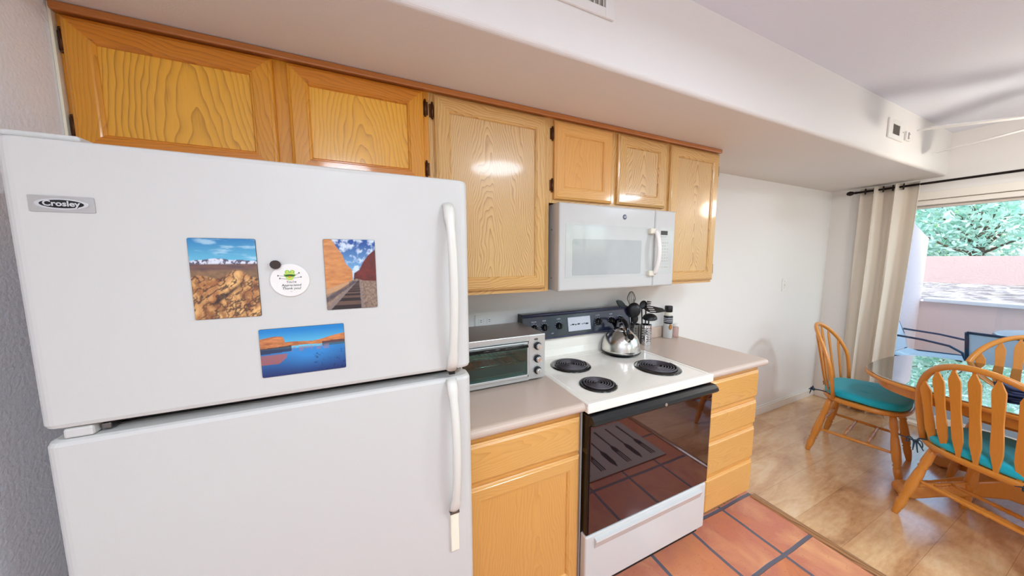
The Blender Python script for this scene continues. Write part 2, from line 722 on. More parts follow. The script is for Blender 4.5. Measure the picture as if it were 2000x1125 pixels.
b = MB(); b.box(XL - .1, XT, YR - .1, 0.0, -0.06, 0.0); struct('floor', b, 'saltillo')
b = MB(); b.box(XT, XE, YR - .1, 0.0, -0.06, 0.0); struct('floor.001', b, 'laminate')
b = MB(); b.box(XL - .1, XE + .1, YR - .1, .1, ZC, ZC + .1); struct('ceiling', b, 'ceiling')
b = MB(); b.box(XL - .1, XE + .12, 0, .12, -.06, ZC); struct('wall_back', b, 'wall')
b = MB(); b.box(XL - .12, XL, YR, 0, -.06, ZC); struct('wall_left', b, 'wall_rough')
# end wall round the sliding door opening y -0.50 .. -2.70, z 0..1.93
OY0, OY1, OZ = -0.41, -2.75, 1.925
b = MB()
b.box(XE, XE + .12, OY0, 0, -.06, ZC)
b.box(XE, XE + .12, OY1, OY0, OZ + .11, ZC)
b.box(XE, XE + .12, YR, OY1, -.06, ZC)
struct('wall_right', b, 'wall')
# rear wall with a glazed door and a window (behind the camera)
b = MB()
holes = [(0.55, 1.45, 0.0, 2.05), (1.95, 3.05, 1.0, 2.1)]
b.box(XL - .1, .55, YR - .12, YR, -.06, ZC)
b.box(.55, 1.45, YR - .12, YR, 2.05, ZC)
b.box(1.45, 1.95, YR - .12, YR, -.06, ZC)
b.box(1.95, 3.05, YR - .12, YR, -.06, 1.0)
b.box(1.95, 3.05, YR - .12, YR, 2.1, ZC)
b.box(3.05, XE + .12, YR - .12, YR, -.06, ZC)
struct('wall_rear', b, 'wall')


def glazed(name, x0, x1, z0, z1, y, mull):
    o = MB()
    w = .05
    for a in ((x0, x1, z0, z0 + w), (x0, x1, z1 - w, z1), (x0, x0 + w, z0, z1), (x1 - w, x1, z0, z1)):
        o.box(a[0], a[1], y - .06, y, a[2], a[3])
    if mull:
        o.box((x0 + x1) / 2 - .02, (x0 + x1) / 2 + .02, y - .06, y, z0, z1)
    fr = struct(name, o, 'trim_white')
    g = MB(); g.box(x0 + w, x1 - w, y - .035, y - .03, z0 + w, z1 - w)
    fr['_org'] = (0, 0, 0)
    g.build('glass', 'window_glass', fr)


glazed('door_2', .55, 1.45, 0, 2.05, YR - .03, False)
glazed('window_1', 1.95, 3.05, 1.0, 2.1, YR - .03, True)

# soffit with a rounded lower corner
b = MB()
prof = [(0.0, ZC), (0.0, ZS)]
R = .018
for i in range(7):
    a = PI / 2 * i / 6
    prof.append((YS + R - R * math.sin(a), ZS + R - R * math.cos(a)))
prof.append((YS, ZC))
b.prism(prof, lambda p, k: (XL if k == 0 else XE, p[0], p[1]))
sof = struct('trim_1', b, 'wall')
for f in sof.data.polygons:
    f.use_smooth = False

# baseboards
def bboard(name, pts):
    m_ = MB()
    for (x0, y0, x1, y1) in pts:
        m_.box(min(x0, x1), max(x0, x1), min(y0, y1), max(y0, y1), 0, .075, b=.004)
        if abs(x1 - x0) > abs(y1 - y0):
            m_.box(min(x0, x1), max(x0, x1), min(y0, y1) + .004, max(y0, y1), .075, .088, b=.003)
        else:
            m_.box(min(x0, x1) + .004, max(x0, x1), min(y0, y1), max(y0, y1), .075, .088, b=.003)
    return struct(name, m_, 'trim_white')
bboard('baseboard_back', [(1.25, -.014, XE, -.0005)])
bboard('baseboard_right', [(XE - .014, -.405, XE - .0005, -.0145)])

# wooden transition strip between the tiles and the laminate
b = MB()
pr = [(-.025, .0005), (-.018, .008), (-.004, .011), (.012, .009), (.026, .004), (.030, .0005)]
b.prism(pr, lambda p, k: (XT + p[0], -0.56 if k == 0 else YR + .01, p[1]))
struct('trim_2', b, 'trimwood')

# sliding door set into the end wall
b = MB()
b.box(XE - .02, XE + .10, OY1 - .0, OY0 + .0, OZ + .045, OZ + .11, b=.004)      # head casing
b.box(XE + .00, XE + .09, OY1, OY0, OZ + .002, OZ + .042, b=.003)              # track head
b.box(XE + .005, XE + .10, OY0 - .04, OY0, .0, OZ + .002, b=.003)
b.box(XE + .005, XE + .10, OY1, OY1 + .04, .0, OZ + .002, b=.003)
b.box(XE + .0, XE + .11, OY1, OY0, .0, .028, b=.003)
b.box(XE + .03, XE + .04, OY1, OY0, .028, .038)
b.box(XE + .07, XE + .08, OY1, OY0, .028, .038)
sd = struct('door_1', b, 'slider_white')
sd['_org'] = (0, 0, 0)
for (ya, yb, x) in ((OY0 - .04, -1.66, XE + .06), (-1.60, OY1 + .04, XE + .025)):
    p = MB()
    s = .055
    lo, hi = min(ya, yb), max(ya, yb)
    p.box(x, x + .03, lo, lo + s, .04, OZ, b=.003)
    p.box(x, x + .03, hi - s, hi, .04, OZ, b=.003)
    p.box(x, x + .03, lo + s, hi - s, OZ - .02, OZ, b=.002)
    p.box(x, x + .03, lo + s, hi - s, .04, .12, b=.003)
    pp = p.build('door_panel', 'slider_white', sd)
    g = MB(); g.box(x + .013, x + .017, lo + s, hi - s, .12, OZ - .02)
    g.build('glass', 'window_glass', pp)

# ================================================================== LAMPS (behind the camera, on the ceiling)
def ceiling_lamp(x, y, size, power, label, col=(.70, .86, 1.0)):
    t = thing('ceiling_lamp', label, 'lamp', (x, y, ZC))
    r = MB(); r.lathe((0, 0, -.03), [(size * .55, .03), (size * .55, .005), (size * .5, 0)], cap0=True, cap1=True); r.build('lamp_base', 'trim_white', t)
    s = MB()
    s.lathe((0, 0, -.1), [(.004, 0), (size * .2, .004), (size * .38, .022), (size * .48, .05), (size * .5, .07)], cap0=True, cap1=False)
    so = s.build('lamp_shade', 'lamp_glass', t)
    l = bpy.data.lights.new('lamp_light', 'AREA')
    l.shape = 'DISK'
    l.size = size
    l.energy = power
    l.color = col
    lo = bpy.data.objects.new('lamp_light', l)
    C.objects.link(lo)
    lo.parent = t
    lo.location = (0, 0, -.115)


ceiling_lamp(0.35, -1.95, .5, 20, 'round white glass ceiling lamp over the tiled kitchen floor')
ceiling_lamp(-1.0, -2.55, .42, 22, 'round white glass ceiling lamp near the rear corner of the kitchen')
ceiling_lamp(2.6, -2.6, .5, 38, 'added unseen round ceiling lamp between fan and rear window')  # lamp added out of view to brighten the sliding-door end

# ================================================================== CABINETS
def frame_sweep(mb, x0, x1, z0, z1, y, prof):
    """mitred frame, prof = [(inset, height out of plane)], faces -y; slot 0 = stiles, 1 = rails"""
    bm = mb.bm
    loops = []
    for d, h in prof:
        loops.append([bm.verts.new((x0 + d, y - h, z0 + d)), bm.verts.new((x1 - d, y - h, z0 + d)),
                      bm.verts.new((x1 - d, y - h, z1 - d)), bm.verts.new((x0 + d, y - h, z1 - d))])
    for a, c in zip(loops[:-1], loops[1:]):
        for i in range(4):
            j = (i + 1) % 4
            f = bm.faces.new((a[i], a[j], c[j], c[i]))
            f.material_index = 1 if i in (0, 2) else 0
    return loops


DOOR_PROF = [(0, 0), (0, .011), (.003, .0145), (.009, .017), (.011, .019), (.050, .019), (.053, .0165), (.056, .0165), (.060, .012), (.060, .006)]


def hinge(parent, x, z, yf, mats='brown_metal'):
    h = MB()
    h.cyl((x, yf - .006, z - .026), (x, yf - .006, z + .026), .0045, n=10)
    h.sphere((x, yf - .006, z + .028), .0045, n=6)
    h.sphere((x, yf - .006, z - .028), .0045, n=6)
    h.box(x - .011, x + .011, yf - .004, yf + .001, z - .024, z + .024, b=.001)
    return h.build('hinge', mats, parent)


def cab_door(parent, x0, x1, z0, z1, yf, vm, hm, hinges=None):
    d = MB()
    loops = frame_sweep(d, x0, x1, z0, z1, yf, DOOR_PROF)
    d.bm.faces.new(list(reversed(loops[0])))
    o = d.build('door', [vm, hm], parent)
    p = MB(); p.box(x0 + .056, x1 - .056, yf - .010, yf - .003, z0 + .056, z1 - .056); p.build('panel', {'oak_amberlit_v': 'oak_amberlit_panel', 'oak_v': 'oak_panel'}.get(vm, vm), o)
    for hx, hz in (hinges or []):
        hinge(o, hx, hz, yf)
    return o


YD = -0.306      # face frame plane of the uppers; doors stand 19 mm proud


def upper(name, label, x0, x1, z0, vm, hm, openings):
    t = thing(name, label, 'cabinet', ((x0 + x1) / 2, 0, z0))
    ox, oz = (x0 + x1) / 2, z0
    zt = ZS - .006
    f = MB()
    X0, X1, Z1 = x0 - ox, x1 - ox, zt - oz
    f.box(X0, X1, YD + .019, -.003, 0.0, Z1)
    f.build('body', vm, t)
    f = MB()
    # face frame as rails (horizontal grain) and stiles
    f.box(X0, X1, YD, YD + .019, Z1 - .045, Z1, mi=1)
    f.box(X0, X1, YD, YD + .019, 0, .03, mi=1)
    xs = sorted(set([X0, X1]))
    st = []
    ops = [(a - ox, c - ox) for a, c in openings]
    edges = [X0] + [v for a in ops for v in (a[0] + .012, a[1] - .012)] + [X1]
    for i in range(0, len(edges), 2):
        f.box(edges[i], edges[i + 1], YD - .0004, YD + .019, .0, Z1 - .0005, mi=0)
    f.build('face_frame', [vm, hm], t)
    return t, ox, oz


U = []
t, ox, oz = upper('upper_cabinet', 'low two-door oak wall cabinet with warm light in its colour above the white refrigerator', -1.493, -.5605, 1.745, 'oak_amberlit_v', 'oak_amberlit_h', [(-1.482, -1.041), (-1.005, -.580)])
cab_door(t, -1.482 - ox, -1.041 - ox, 1.772 - oz, 2.120 - oz, YD, 'oak_amberlit_v', 'oak_amberlit_h', [(-1.486 - ox, 2.06 - oz), (-1.486 - ox, 1.845 - oz)])
cab_door(t, -1.005 - ox, -.580 - ox, 1.772 - oz, 2.120 - oz, YD, 'oak_amberlit_v', 'oak_amberlit_h', [(-.572 - ox, 2.065 - oz), (-.572 - ox, 1.84 - oz)])
t, ox, oz = upper('upper_cabinet', 'tall single-door oak wall cabinet between refrigerator and microwave', -.5600, -.0205, 1.335, 'oak_v', 'oak_h', [(-.539, -.041)])
cab_door(t, -.539 - ox, -.041 - ox, 1.352 - oz, 2.118 - oz, YD, 'oak_v', 'oak_h', [(-.546 - ox, 2.06 - oz), (-.546 - ox, 1.42 - oz)])
t, ox, oz = upper('upper_cabinet', 'short two-door oak wall cabinet directly above the white microwave', -.0200, .7565, 1.750, 'oak_v', 'oak_h', [(.001, .342), (.378, .724)])
cab_door(t, .001 - ox, .342 - ox, 1.768 - oz, 2.118 - oz, YD, 'honey_v', 'honey_h', [(-.006 - ox, 2.06 - oz), (-.006 - ox, 1.83 - oz)])
cab_door(t, .378 - ox, .724 - ox, 1.768 - oz, 2.118 - oz, YD, 'oak_v', 'oak_h')
t, ox, oz = upper('upper_cabinet', 'narrow tall oak wall cabinet beside the microwave at the open end of the row', .7570, 1.1850, 1.335, 'oak_v', 'oak_h', [(.761, 1.180)])
cab_door(t, .761 - ox, 1.180 - ox, 1.352 - oz, 2.118 - oz, YD, 'oak_v', 'oak_h', [(1.186 - ox, 2.02 - oz), (1.186 - ox, 1.42 - oz)])
b = MB(); b.box(-1.494, 1.192, YD - .022, YD - .0006, 2.125, ZS - .001, b=.004); struct('trim_3', b, 'crownwood')
b = MB(); b.box(-1.4995, -1.4935, -.32, -.005, 1.74, ZS - .002, b=.001); struct('trim_4', b, 'cap_cream')

# ---- base cabinets
YB = -.585


def drawer_front(parent, x0, x1, z0, z1, yf, vm, hm):
    d = MB()
    loops = frame_sweep(d, x0, x1, z0, z1, yf, [(0, 0), (0, .010), (.004, .013), (.006, .013), (.012, .019)])
    for f in d.bm.faces:
        f.material_index = 1
    f = d.bm.faces.new(loops[-1]); f.material_index = 1
    d.bm.faces.new(list(reversed(loops[0])))
    return d.build('drawer', [vm, hm], parent)


def base_box(t, X0, X1, vm, hm, ops, zbot=.1):
    f = MB()
    f.box(X0, X1, YB + .019, -.004, zbot, .874)
    f.build('body', vm, t)
    f = MB()
    f.box(X0, X0 + .022, YB, YB + .019, zbot, .874, mi=0)
    f.box(X1 - .022, X1, YB, YB + .019, zbot, .874, mi=0)
    zs = [zbot] + [v for o in ops for v in (o[0] + .012, o[1] - .012)] + [.874]
    for i in range(0, len(zs), 2):
        f.box(X0 + .022, X1 - .022, YB, YB + .019, zs[i], zs[i + 1], mi=1)
    f.build('face_frame', [vm, hm], t)
    k = MB(); k.box(X0, X1, -.53, -.52, .0, zbot); k.box(X0, X0 + .016, -.52, -.004, 0, zbot); k.box(X1 - .016, X1, -.52, -.004, 0, zbot)
    k.build('toe_kick', 'trimwood', t)


t = thing('base_cabinet', 'oak base cabinet with one drawer over one door between refrigerator and range', 'cabinet', (-.275, 0, 0))
base_box(t, -.255, .244, 'honey_v', 'honey_h', [(.1, .688), (.70, .85)])
drawer_front(t, -.243, .238, .702, .848, YB, 'honey_v', 'honey_h')
cab_door(t, -.243, .238, .108, .686, YB, 'honey_v', 'honey_h')
t = thing('base_cabinet', 'oak base cabinet with a stack of four drawers at the end beside the range', 'cabinet', (1.0, 0, 0))
base_box(t, -.244, .222, 'honey_v', 'honey_h', [(.108, .31), (.322, .512), (.528, .672), (.690, .852)])
for z0, z1 in ((.108, .304), (.325, .508), (.532, .668), (.692, .850)):
    drawer_front(t, -.215, .210, z0, z1, YB, 'honey_v', 'honey_h')


# ---- countertops
def counter(label, x0, x1, splash):
    t = thing('countertop', label, 'countertop', ((x0 + x1) / 2, 0, .876))
    ox = (x0 + x1) / 2
    pr = [(-.0035, 0), (-.0035, .038), (-.60, .038)]
    for i in range(9):
        a = PI * i / 8
        pr.append((-.606 - .019 * math.sin(a), .019 + .019 * math.cos(a)))
    pr += [(-.60, 0)]
    c = MB(); c.prism(pr, lambda p, k: (x0 - ox if k == 0 else x1 - ox, p[0], p[1]))
    c.build('worktop', 'counter_mat', t)
    s = MB(); s.box(x0 - ox, splash - ox, -.022, -.003, .0385, .115, b=.004); s.build('backsplash', 'counter_mat', t)


counter('short beige laminate countertop under the toaster oven', -.53, -.0295, -.06)
counter('beige laminate countertop with rounded front edge ending past the four-drawer cabinet', .7475, 1.247, 1.2)

# ================================================================== REFRIGERATOR
t = thing('refrigerator', 'large white top-freezer refrigerator with pebbled doors and bowed handles', 'refrigerator', (-.930, 0, 0))
ox = -.930
FY = -.752
f = MB(); f.box(-1.318 - ox, -.564 - ox, -.685, -.06, .03, 1.688, b=.006); f.build('body', 'fridge_white', t)
f = MB(); f.box(-1.30 - ox, -.55 - ox, -.69, -.60, .0, .05, b=.003); f.build('base_grille', 'off_white', t)
f = MB(); f.box(-1.305 - ox, -.566 - ox, -.700, -.684, .06, 1.68); f.build('door_gasket', 'dark_gap', t)


def fr_door(name, z0, z1):
    d = MB()
    # plan outline with rounded front corners
    x0, x1 = -1.326 - ox, -.534 - ox
    r = .022
    pl = [(x0 + .004, -.694), (x0, -.70)]
    for i in range(7):
        a = PI / 2 * i / 6
        pl.append((x0 + r - r * math.cos(a), FY + r - r * math.sin(a)))
    for i in range(7):
        a = PI / 2 * i / 6
        pl.append((x1 - r + r * math.sin(a), FY + r - r * math.cos(a)))
    pl += [(x1, -.70), (x1 - .004, -.694)]
    rings = []
    cx, cy = (x0 + x1) / 2, -.72
    for z, s in ((z0, .010), (z0 + .003, .003), (z0 + .010, 0), (z1 - .010, 0), (z1 - .003, .003), (z1, .010)):
        rings.append([(cx + (px - cx) * (1 - s / .4), cy + (py - cy) * (1 - s / .032 * .8 * (1 if py < cy else 0)), z) for px, py in pl])
    d.ring_skin(rings, smooth=False)
    o = d.build(name, 'fridge_white', t)
    return o


fz = fr_door('freezer_door', 1.188, 1.699)
fd = fr_door('refrigerator_door', .055, 1.166)


def bow_handle(parent, ztop, zbot, x, flip=False):
    h = MB()
    pts, rr = [], []
    n = 24
    for i in range(n + 1):
        s = i / n
        z = ztop + (zbot - ztop) * s
        out = .036 * min(1, math.sin(PI * s) ** .55 * 1.0) + .002
        pts.append((x + .004 * math.sin(PI * s), FY - out, z))
        rr.append(.0115 + (.003 if s < .1 or s > .9 else 0))
    h.tube(pts, rr, n=12, flat=(1.0, .62, (1, 0, 0)))
    return h.build('handle', 'fridge_handle', parent)


bow_handle(fz, 1.632, 1.192, -.590 - ox)
bow_handle(fd, 1.163, .775, -.592 - ox)
c = MB(); c.box(-.604 - ox, -.580 - ox, FY - .008, FY + .002, .648, .772, b=.003); c.build('handle_base_cap', 'cap_cream', fd)
c = MB(); c.box(-.606 - ox, -.579 - ox, FY - .014, FY + .002, .770, .776, b=.001); c.build('handle_ring', 'steel_dark', fd)
c = MB(); c.box(-.598 - ox, -.582 - ox, FY - .008, FY + .002, 1.178, 1.186, b=.001); c.build('handle_screw', 'black', fd)
c = MB(); c.box(-1.325 - ox, -1.235 - ox, -.735, -.60, 1.6995, 1.711, b=.005, seg=3); c.build('hinge_cover', 'fridge_white', t)
c = MB(); c.box(-1.300 - ox, -1.262 - ox, -.746, -.695, 1.167, 1.186, b=.004); c.build('middle_hinge', 'fridge_white', t)
c = MB(); c.box(-1.259 - ox, -1.245 - ox, -.735, -.695, 1.170, 1.182, b=.002); c.build('middle_hinge_pin', 'steel_dark', t)
# brand badge
bd = MB(); pl = rrect(.076, .027, .002)
bd.prism(pl, lambda p, k: (-1.254 - ox + p[0], FY - (.0012 if k == 0 else -.001), 1.589 + p[1]))
bo = bd.build('badge', 'steel', fz)
for (a, c_, y0, m_) in ((.031, .0092, .0022, 'chrome'), (.0255, .0070, .0027, 'black_gloss')):
    e = MB()
    e.prism([(a * math.cos(2 * PI * i / 40), c_ * math.sin(2 * PI * i / 40)) for i in range(40)],
            lambda p, k: (-1.254 - ox + p[0], FY - (y0 if k == 0 else .001), 1.589 + p[1]))
    eo = e.build('badge_oval', m_, fz)
text_mesh('badge_lettering', 'Crosley', .0125, 'chrome', fz, (-1.254 - ox, FY - .003, 1.5893), FRONT, extrude=.0003, bold=.0004, sx=1.08)


# ---- things stuck to the refrigerator door
def vnoise(u, v, s, seed):
    """value noise on arrays"""
    rs = np.random.RandomState(seed)
    g = rs.rand(64, 64)
    x, y = np.asarray(u) * s, np.asarray(v) * s
    xi, yi = np.floor(x).astype(int), np.floor(y).astype(int)
    fx, fy = x - xi, y - yi
    fx, fy = fx * fx * (3 - 2 * fx), fy * fy * (3 - 2 * fy)
    a, b_, c_, d = g[xi % 64, yi % 64], g[(xi + 1) % 64, yi % 64], g[xi % 64, (yi + 1) % 64], g[(xi + 1) % 64, (yi + 1) % 64]
    return (a * (1 - fx) + b_ * fx) * (1 - fy) + (c_ * (1 - fx) + d * fx) * fy


def fbm(u, v, s, seed, o=4):
    r, a, t_ = 0, 1.0, 0
    for i in range(o):
        r = r + a * vnoise(u, v, s * 2 ** i, seed + i)
        t_ += a
        a *= .55
    return r / t_


def col(*c):
    return np.array(srgb(*c)[:3])


def lerp(a, b_, f):
    f = np.clip(f, 0, 1)[..., None]
    return a * (1 - f) + b_ * f


def sstep(a, b_, x):
    t_ = np.clip((x - a) / (b_ - a), 0, 1)
    return t_ * t_ * (3 - 2 * t_)


def pic_mountains(u, v):
    sky_ = lerp(col(96, 176, 204) + 0 * u[..., None], col(18, 112, 168), (v - .72) / .28)
    cl = sstep(.5, .8, fbm(u * .8, v * 4, 5, 3))
    img = lerp(sky_, col(176, 208, 222), cl * .7)
    ridge = .715 + .035 * fbm(u, v * 0, 7, 11) + .02 * np.exp(-((u - .4) / .12) ** 2)
    snow = lerp(col(214, 214, 224) + 0 * u[..., None], col(84, 82, 104), sstep(.45, .6, fbm(u, v, 26, 5)))
    img = lerp(img, snow, sstep(-.004, .004, ridge - v))
    plain = lerp(col(70, 56, 66) + 0 * u[..., None], col(132, 88, 66), fbm(u * .6, v * 4, 10, 9))
    img = lerp(img, plain, sstep(0, .02, .695 - v))
    scrub = lerp(col(150, 108, 76) + 0 * u[..., None], col(96, 78, 52), fbm(u, v * 2, 18, 21))
    img = lerp(img, scrub, sstep(0, .05, .62 + .03 * fbm(u, v, 5, 2) - v))
    n1 = fbm(u + .35 * v, v - .5 * u, 7, 31, 5)
    crack = np.abs(fbm(u * .9 + .5 * v, v * 1.7 - .9 * u, 8, 41, 4) - .5)
    rock = lerp(col(160, 100, 52) + 0 * u[..., None], col(232, 180, 112), n1 * 2.2 - .6)
    rock = lerp(rock, col(60, 34, 24), sstep(.10, .02, crack) * .9)
    rock = lerp(rock, col(128, 76, 42), sstep(.5, .7, fbm(u, v, 14, 51)) * .7)
    img = lerp(img, rock, sstep(0, .03, .50 + .12 * np.exp(-((u - .68) / .2) ** 2) + .06 * np.exp(-((u - .1) / .2) ** 2) - v))
    dark = sstep(.05, .0, np.abs((v - .30) - .55 * (u - .5)) - .03 + .05 * fbm(u, v, 9, 61)) * sstep(.2, .35, u) * sstep(.85, .6, u)
    return lerp(img, col(38, 20, 18), dark * .9)


def pic_rails(u, v):
    img = lerp(col(120, 176, 214) + 0 * u[..., None], col(14, 66, 140), (v - .45) / .5)
    cl = sstep(.45, .75, fbm(u * 2 + v, v * 3 - u, 5, 7))
    img = lerp(img, col(214, 226, 236), cl * .85)
    # far left cliff
    lc = np.interp(u, [0, .14, .22, .35, .4, .52, .53, 1], [1.1, 1.02, .92, .78, .66, .56, .3, .0])
    rockl = lerp(col(218, 150, 86) + 0 * u[..., None], col(170, 98, 52), fbm(u * 1.2, v * 5, 6, 13))
    img = lerp(img, rockl, sstep(-.01, .01, lc - v))
    rc = np.interp(u, [0, .52, .56, .66, .75, .86, 1], [0, .3, .52, .56, .68, .78, .86])
    rockr = lerp(col(126, 40, 26) + 0 * u[..., None], col(70, 16, 16), fbm(u * 2, v * 3, 6, 17))
    img = lerp(img, rockr, sstep(-.01, .01, rc - v) * (u > .52))
    grav = lerp(col(166, 138, 118) + 0 * u[..., None], col(86, 66, 56), fbm(u, v, 42, 19, 2))
    gl = np.interp(u, [0, .5, .6, .75, 1], [.30, .415, .44, .41, .40])
    img = lerp(img, grav, sstep(0, .01, gl - v))
    img = lerp(img, col(200, 150, 104), sstep(.0, .01, gl - v) * sstep(.0, .02, v - gl + .09) * (u < .45) * .8)
    # rails converge at (.64,.43)
    s = np.clip((.43 - v) / .43, 0, 1)
    cxl, cxr = .64 - .62 * s, .66 + .04 * s
    inside = (u > cxl) * (u < cxr) * (v < .43)
    ties = (np.sin(18 / (s + .09)) > 0)
    bed = np.where(ties[..., None], col(96, 70, 58), col(40, 26, 26))
    img = np.where(inside[..., None] > 0, bed, img)
    for c_, w in ((cxl, .014 + .04 * s), (cxr, .010 + .02 * s)):
        img = lerp(img, col(128, 112, 106), (np.abs(u - c_) < w) * (v < .43) * 1.0)
    sh = sstep(.06, .0, np.abs(u - (.64 - .95 * s)) - .02 - .05 * s) * (v < .4)
    img = lerp(img, col(58, 54, 66), sh * .75)
    return img


def pic_lake(u, v):
    hz = .60 - .02 * u
    img = lerp(col(96, 186, 214) + 0 * u[..., None], col(14, 122, 190), (v - hz) / .35)
    # water
    wat = lerp(col(16, 28, 90) + 0 * u[..., None], col(46, 130, 196), sstep(-.1, .6, v) * (.7 + .6 * np.exp(-((u - .55) / .3) ** 2)))
    img = lerp(img, wat, sstep(0, .005, hz - .03 - v))
    ct = np.interp(u, [0, .1, .2, .26, .28, .4, .6, .7, .85, 1], [.80, .83, .84, .82, .70, .70, .68, .70, .76, .80])
    cb = np.interp(u, [0, .3, .5, .7, .74, 1], [.58, .60, .62, .60, .60, .60])
    rock = lerp(col(214, 134, 76) + 0 * u[..., None], col(112, 56, 34), fbm(u, v * 2.4, 12, 71) * 1.3 - .25)
    img = lerp(img, rock, (v < ct) * (v > cb) * 1.0)
    # dark shore
    img = lerp(img, col(34, 22, 40), ((v < cb + .02) * (v > cb - .10) * (u < .35)) * .85)
    img = lerp(img, col(30, 34, 60), ((v < .66 - .06 * np.abs(u - .9)) * (v > .55) * (u > .72)) * .8)
    # reflections
    rf = (v < .46) * (v > .46 - .20 * np.interp(u, [0, .2, .28, .3], [1, 1, .5, 0])) * (u < .3)
    img = lerp(img, col(166, 88, 62), rf * (.55 + .4 * fbm(u * 3, v, 10, 81)))
    rf2 = (v < .58) * (v > .48) * (u > .3) * (u < .8)
    img = lerp(img, col(150, 110, 110), rf2 * sstep(.35, .7, fbm(u * 2, v, 12, 91)) * .6)
    gr = sstep(.6, .8, fbm(u * 2, v * 1, 20, 95)) * (u > .6) * (v < .45)
    return lerp(img, col(14, 16, 62), gr * .7)


def photo_magnet(cx, cz, w, h, fn, label, nx, nz):
    t_ = thing('photo_magnet', label, 'magnet', (cx, FY, cz), 0, 'landscape photo magnets on the freezer door')
    bk = MB(); bk.prism(rrect(w, h, .003), lambda p, k: (p[0], -.0018 if k == 0 else -.0003, p[1]))
    bk.build('backing', 'black', t_)
    uu, vv = np.meshgrid(np.linspace(0, 1, nx), np.linspace(0, 1, nz))
    img = np.clip(fn(uu, vv), 0, 1)
    # clip the corners round
    X = (uu - .5) * (w - .0008)
    Z = (vv - .5) * (h - .0008)
    r = .0028
    qx = np.clip(np.abs(X) - (w / 2 - .0004 - r), 0, None)
    qz = np.clip(np.abs(Z) - (h / 2 - .0004 - r), 0, None)
    L = np.sqrt(qx ** 2 + qz ** 2)
    s = np.where(L > r, r / np.maximum(L, 1e-9), 1)
    X = np.where(L > r, np.sign(X) * (np.abs(X) - qx + qx * s), X)
    Z = np.where(L > r, np.sign(Z) * (np.abs(Z) - qz + qz * s), Z)
    vs = [(float(x), -.0021, float(z)) for x, z in zip(X.ravel(), Z.ravel())]
    fs = [(j * nx + i, j * nx + i + 1, (j + 1) * nx + i + 1, (j + 1) * nx + i) for j in range(nz - 1) for i in range(nx - 1)]
    me = bpy.data.meshes.new('printed_photo')
    me.from_pydata(vs, [], fs)
    a = me.color_attributes.new('Col', 'FLOAT_COLOR', 'POINT')
    a.data.foreach_set('color', np.concatenate([img, np.ones(img.shape[:2] + (1,))], -1).astype(np.float32).ravel())
    me.materials.append(M['print'])
    o = bpy.data.objects.new('printed_photo', me)
    C.objects.link(o)
    o.parent = t_


photo_magnet(-1.047, 1.454, .106, .163, pic_mountains, 'upright photo magnet of snowy mountains over tan slickrock', 110, 170)
photo_magnet(-.820, 1.457, .106, .162, pic_rails, 'upright photo magnet of railway tracks between red cliffs', 120, 180)
photo_magnet(-.922, 1.289, .160, .107, pic_lake, 'wide photo magnet of blue lake and orange cliffs', 180, 120)

# round thank-you tag
t = thing('round_tag', 'round white plastic tag with green frog and thank-you writing on the freezer door', 'magnet', (-.939, FY, 1.447))
e = MB(); e.lathe((0, 0, 0), [(.034, 0), (.036, .0008), (.036, .0018), (.0345, .0026)], n=48)
bmesh.ops.rotate(e.bm, verts=e.bm.verts, cent=(0, 0, 0), matrix=Matrix.Rotation(PI / 2, 3, 'X'))
tg = e.build('disc', 'tag_white', t)


def blob(m_, cx, cz, rx, rz, y=-.0032, n=24):
    q = MB()
    q.prism([(rx * math.cos(2 * PI * i / n), rz * math.sin(2 * PI * i / n)) for i in range(n)],
            lambda p, k: (cx + p[0], y if k == 0 else -.0022, cz + p[1]))
    return q, m_


fg = MB()
n = 24
def ell(mb, cx, cz, rx, rz, y, mi):
    mb.prism([(rx * math.cos(2 * PI * i / n), rz * math.sin(2 * PI * i / n)) for i in range(n)],
             lambda p, k: (cx + p[0], -y if k == 0 else -.0022, cz + p[1]), mi=mi)
ell(fg, 0, .0115, .0105, .0062, .0028, 0)
ell(fg, -.0040, .0185, .0042, .0040, .0029, 0)
ell(fg, .0050, .0185, .0042, .0040, .0029, 0)
ell(fg, 0.000, .0140, .0088, .0030, .0031, 1)
ell(fg, -.0040, .0190, .0027, .0024, .0032, 1)
ell(fg, .0050, .0190, .0027, .0024, .0032, 1)
ell(fg, 0, .0110, .0092, .0022, .0033, 2)
ell(fg, 0.000, .0045, .0066, .0042, .0033, 1)
ell(fg, 0.000, .0078, .0028, .0018, .0035, 3)
fg.build('frog_drawing', ['frog_green', 'frog_light', 'frog_dark', 'frog_orange'], t)
li = MB()
for a, c_ in (((-.0095, .0095), (-.020, .0105)), ((-.006, .003), (-.017, .0045)), ((.009, .010), (.0165, .0155)), ((.007, .005), (.0195, .0068))):
    li.cyl((a[0], -.0027, a[1]), (c_[0], -.0027, c_[1]), .00035, n=6)
    for k in (-.8, 0, .8):
        an = math.atan2(c_[1] - a[1], c_[0] - a[0]) + k
        li.cyl((c_[0], -.0027, c_[1]), (c_[0] + .0022 * math.cos(an), -.0027, c_[1] + .0022 * math.sin(an)), .0005, n=6)
li.build('frog_limbs', 'black_print', t)
for s, z, sz in (("You're", -.0035, .0068), ("Appreciated", -.0105, .0072), ("Thank you!", -.0175, .0076)):
    text_mesh('handwriting', s, sz, 'black_print', t, (.002, -.0027, z), FRONT, extrude=.0002, shear=.15)
text_mesh('handwriting', '!!!', .004, 'key_grey', t, (.001, -.0027, -.0245), FRONT, extrude=.0002)
e = MB(); e.cyl((-.962, FY - .0035, 1.4815), (-.962, FY - .009, 1.4815), .0092, n=32)
tag(e.build('round_magnet', 'magnet_dark'), 'small dark brown disc magnet holding the frog tag', 'magnet')

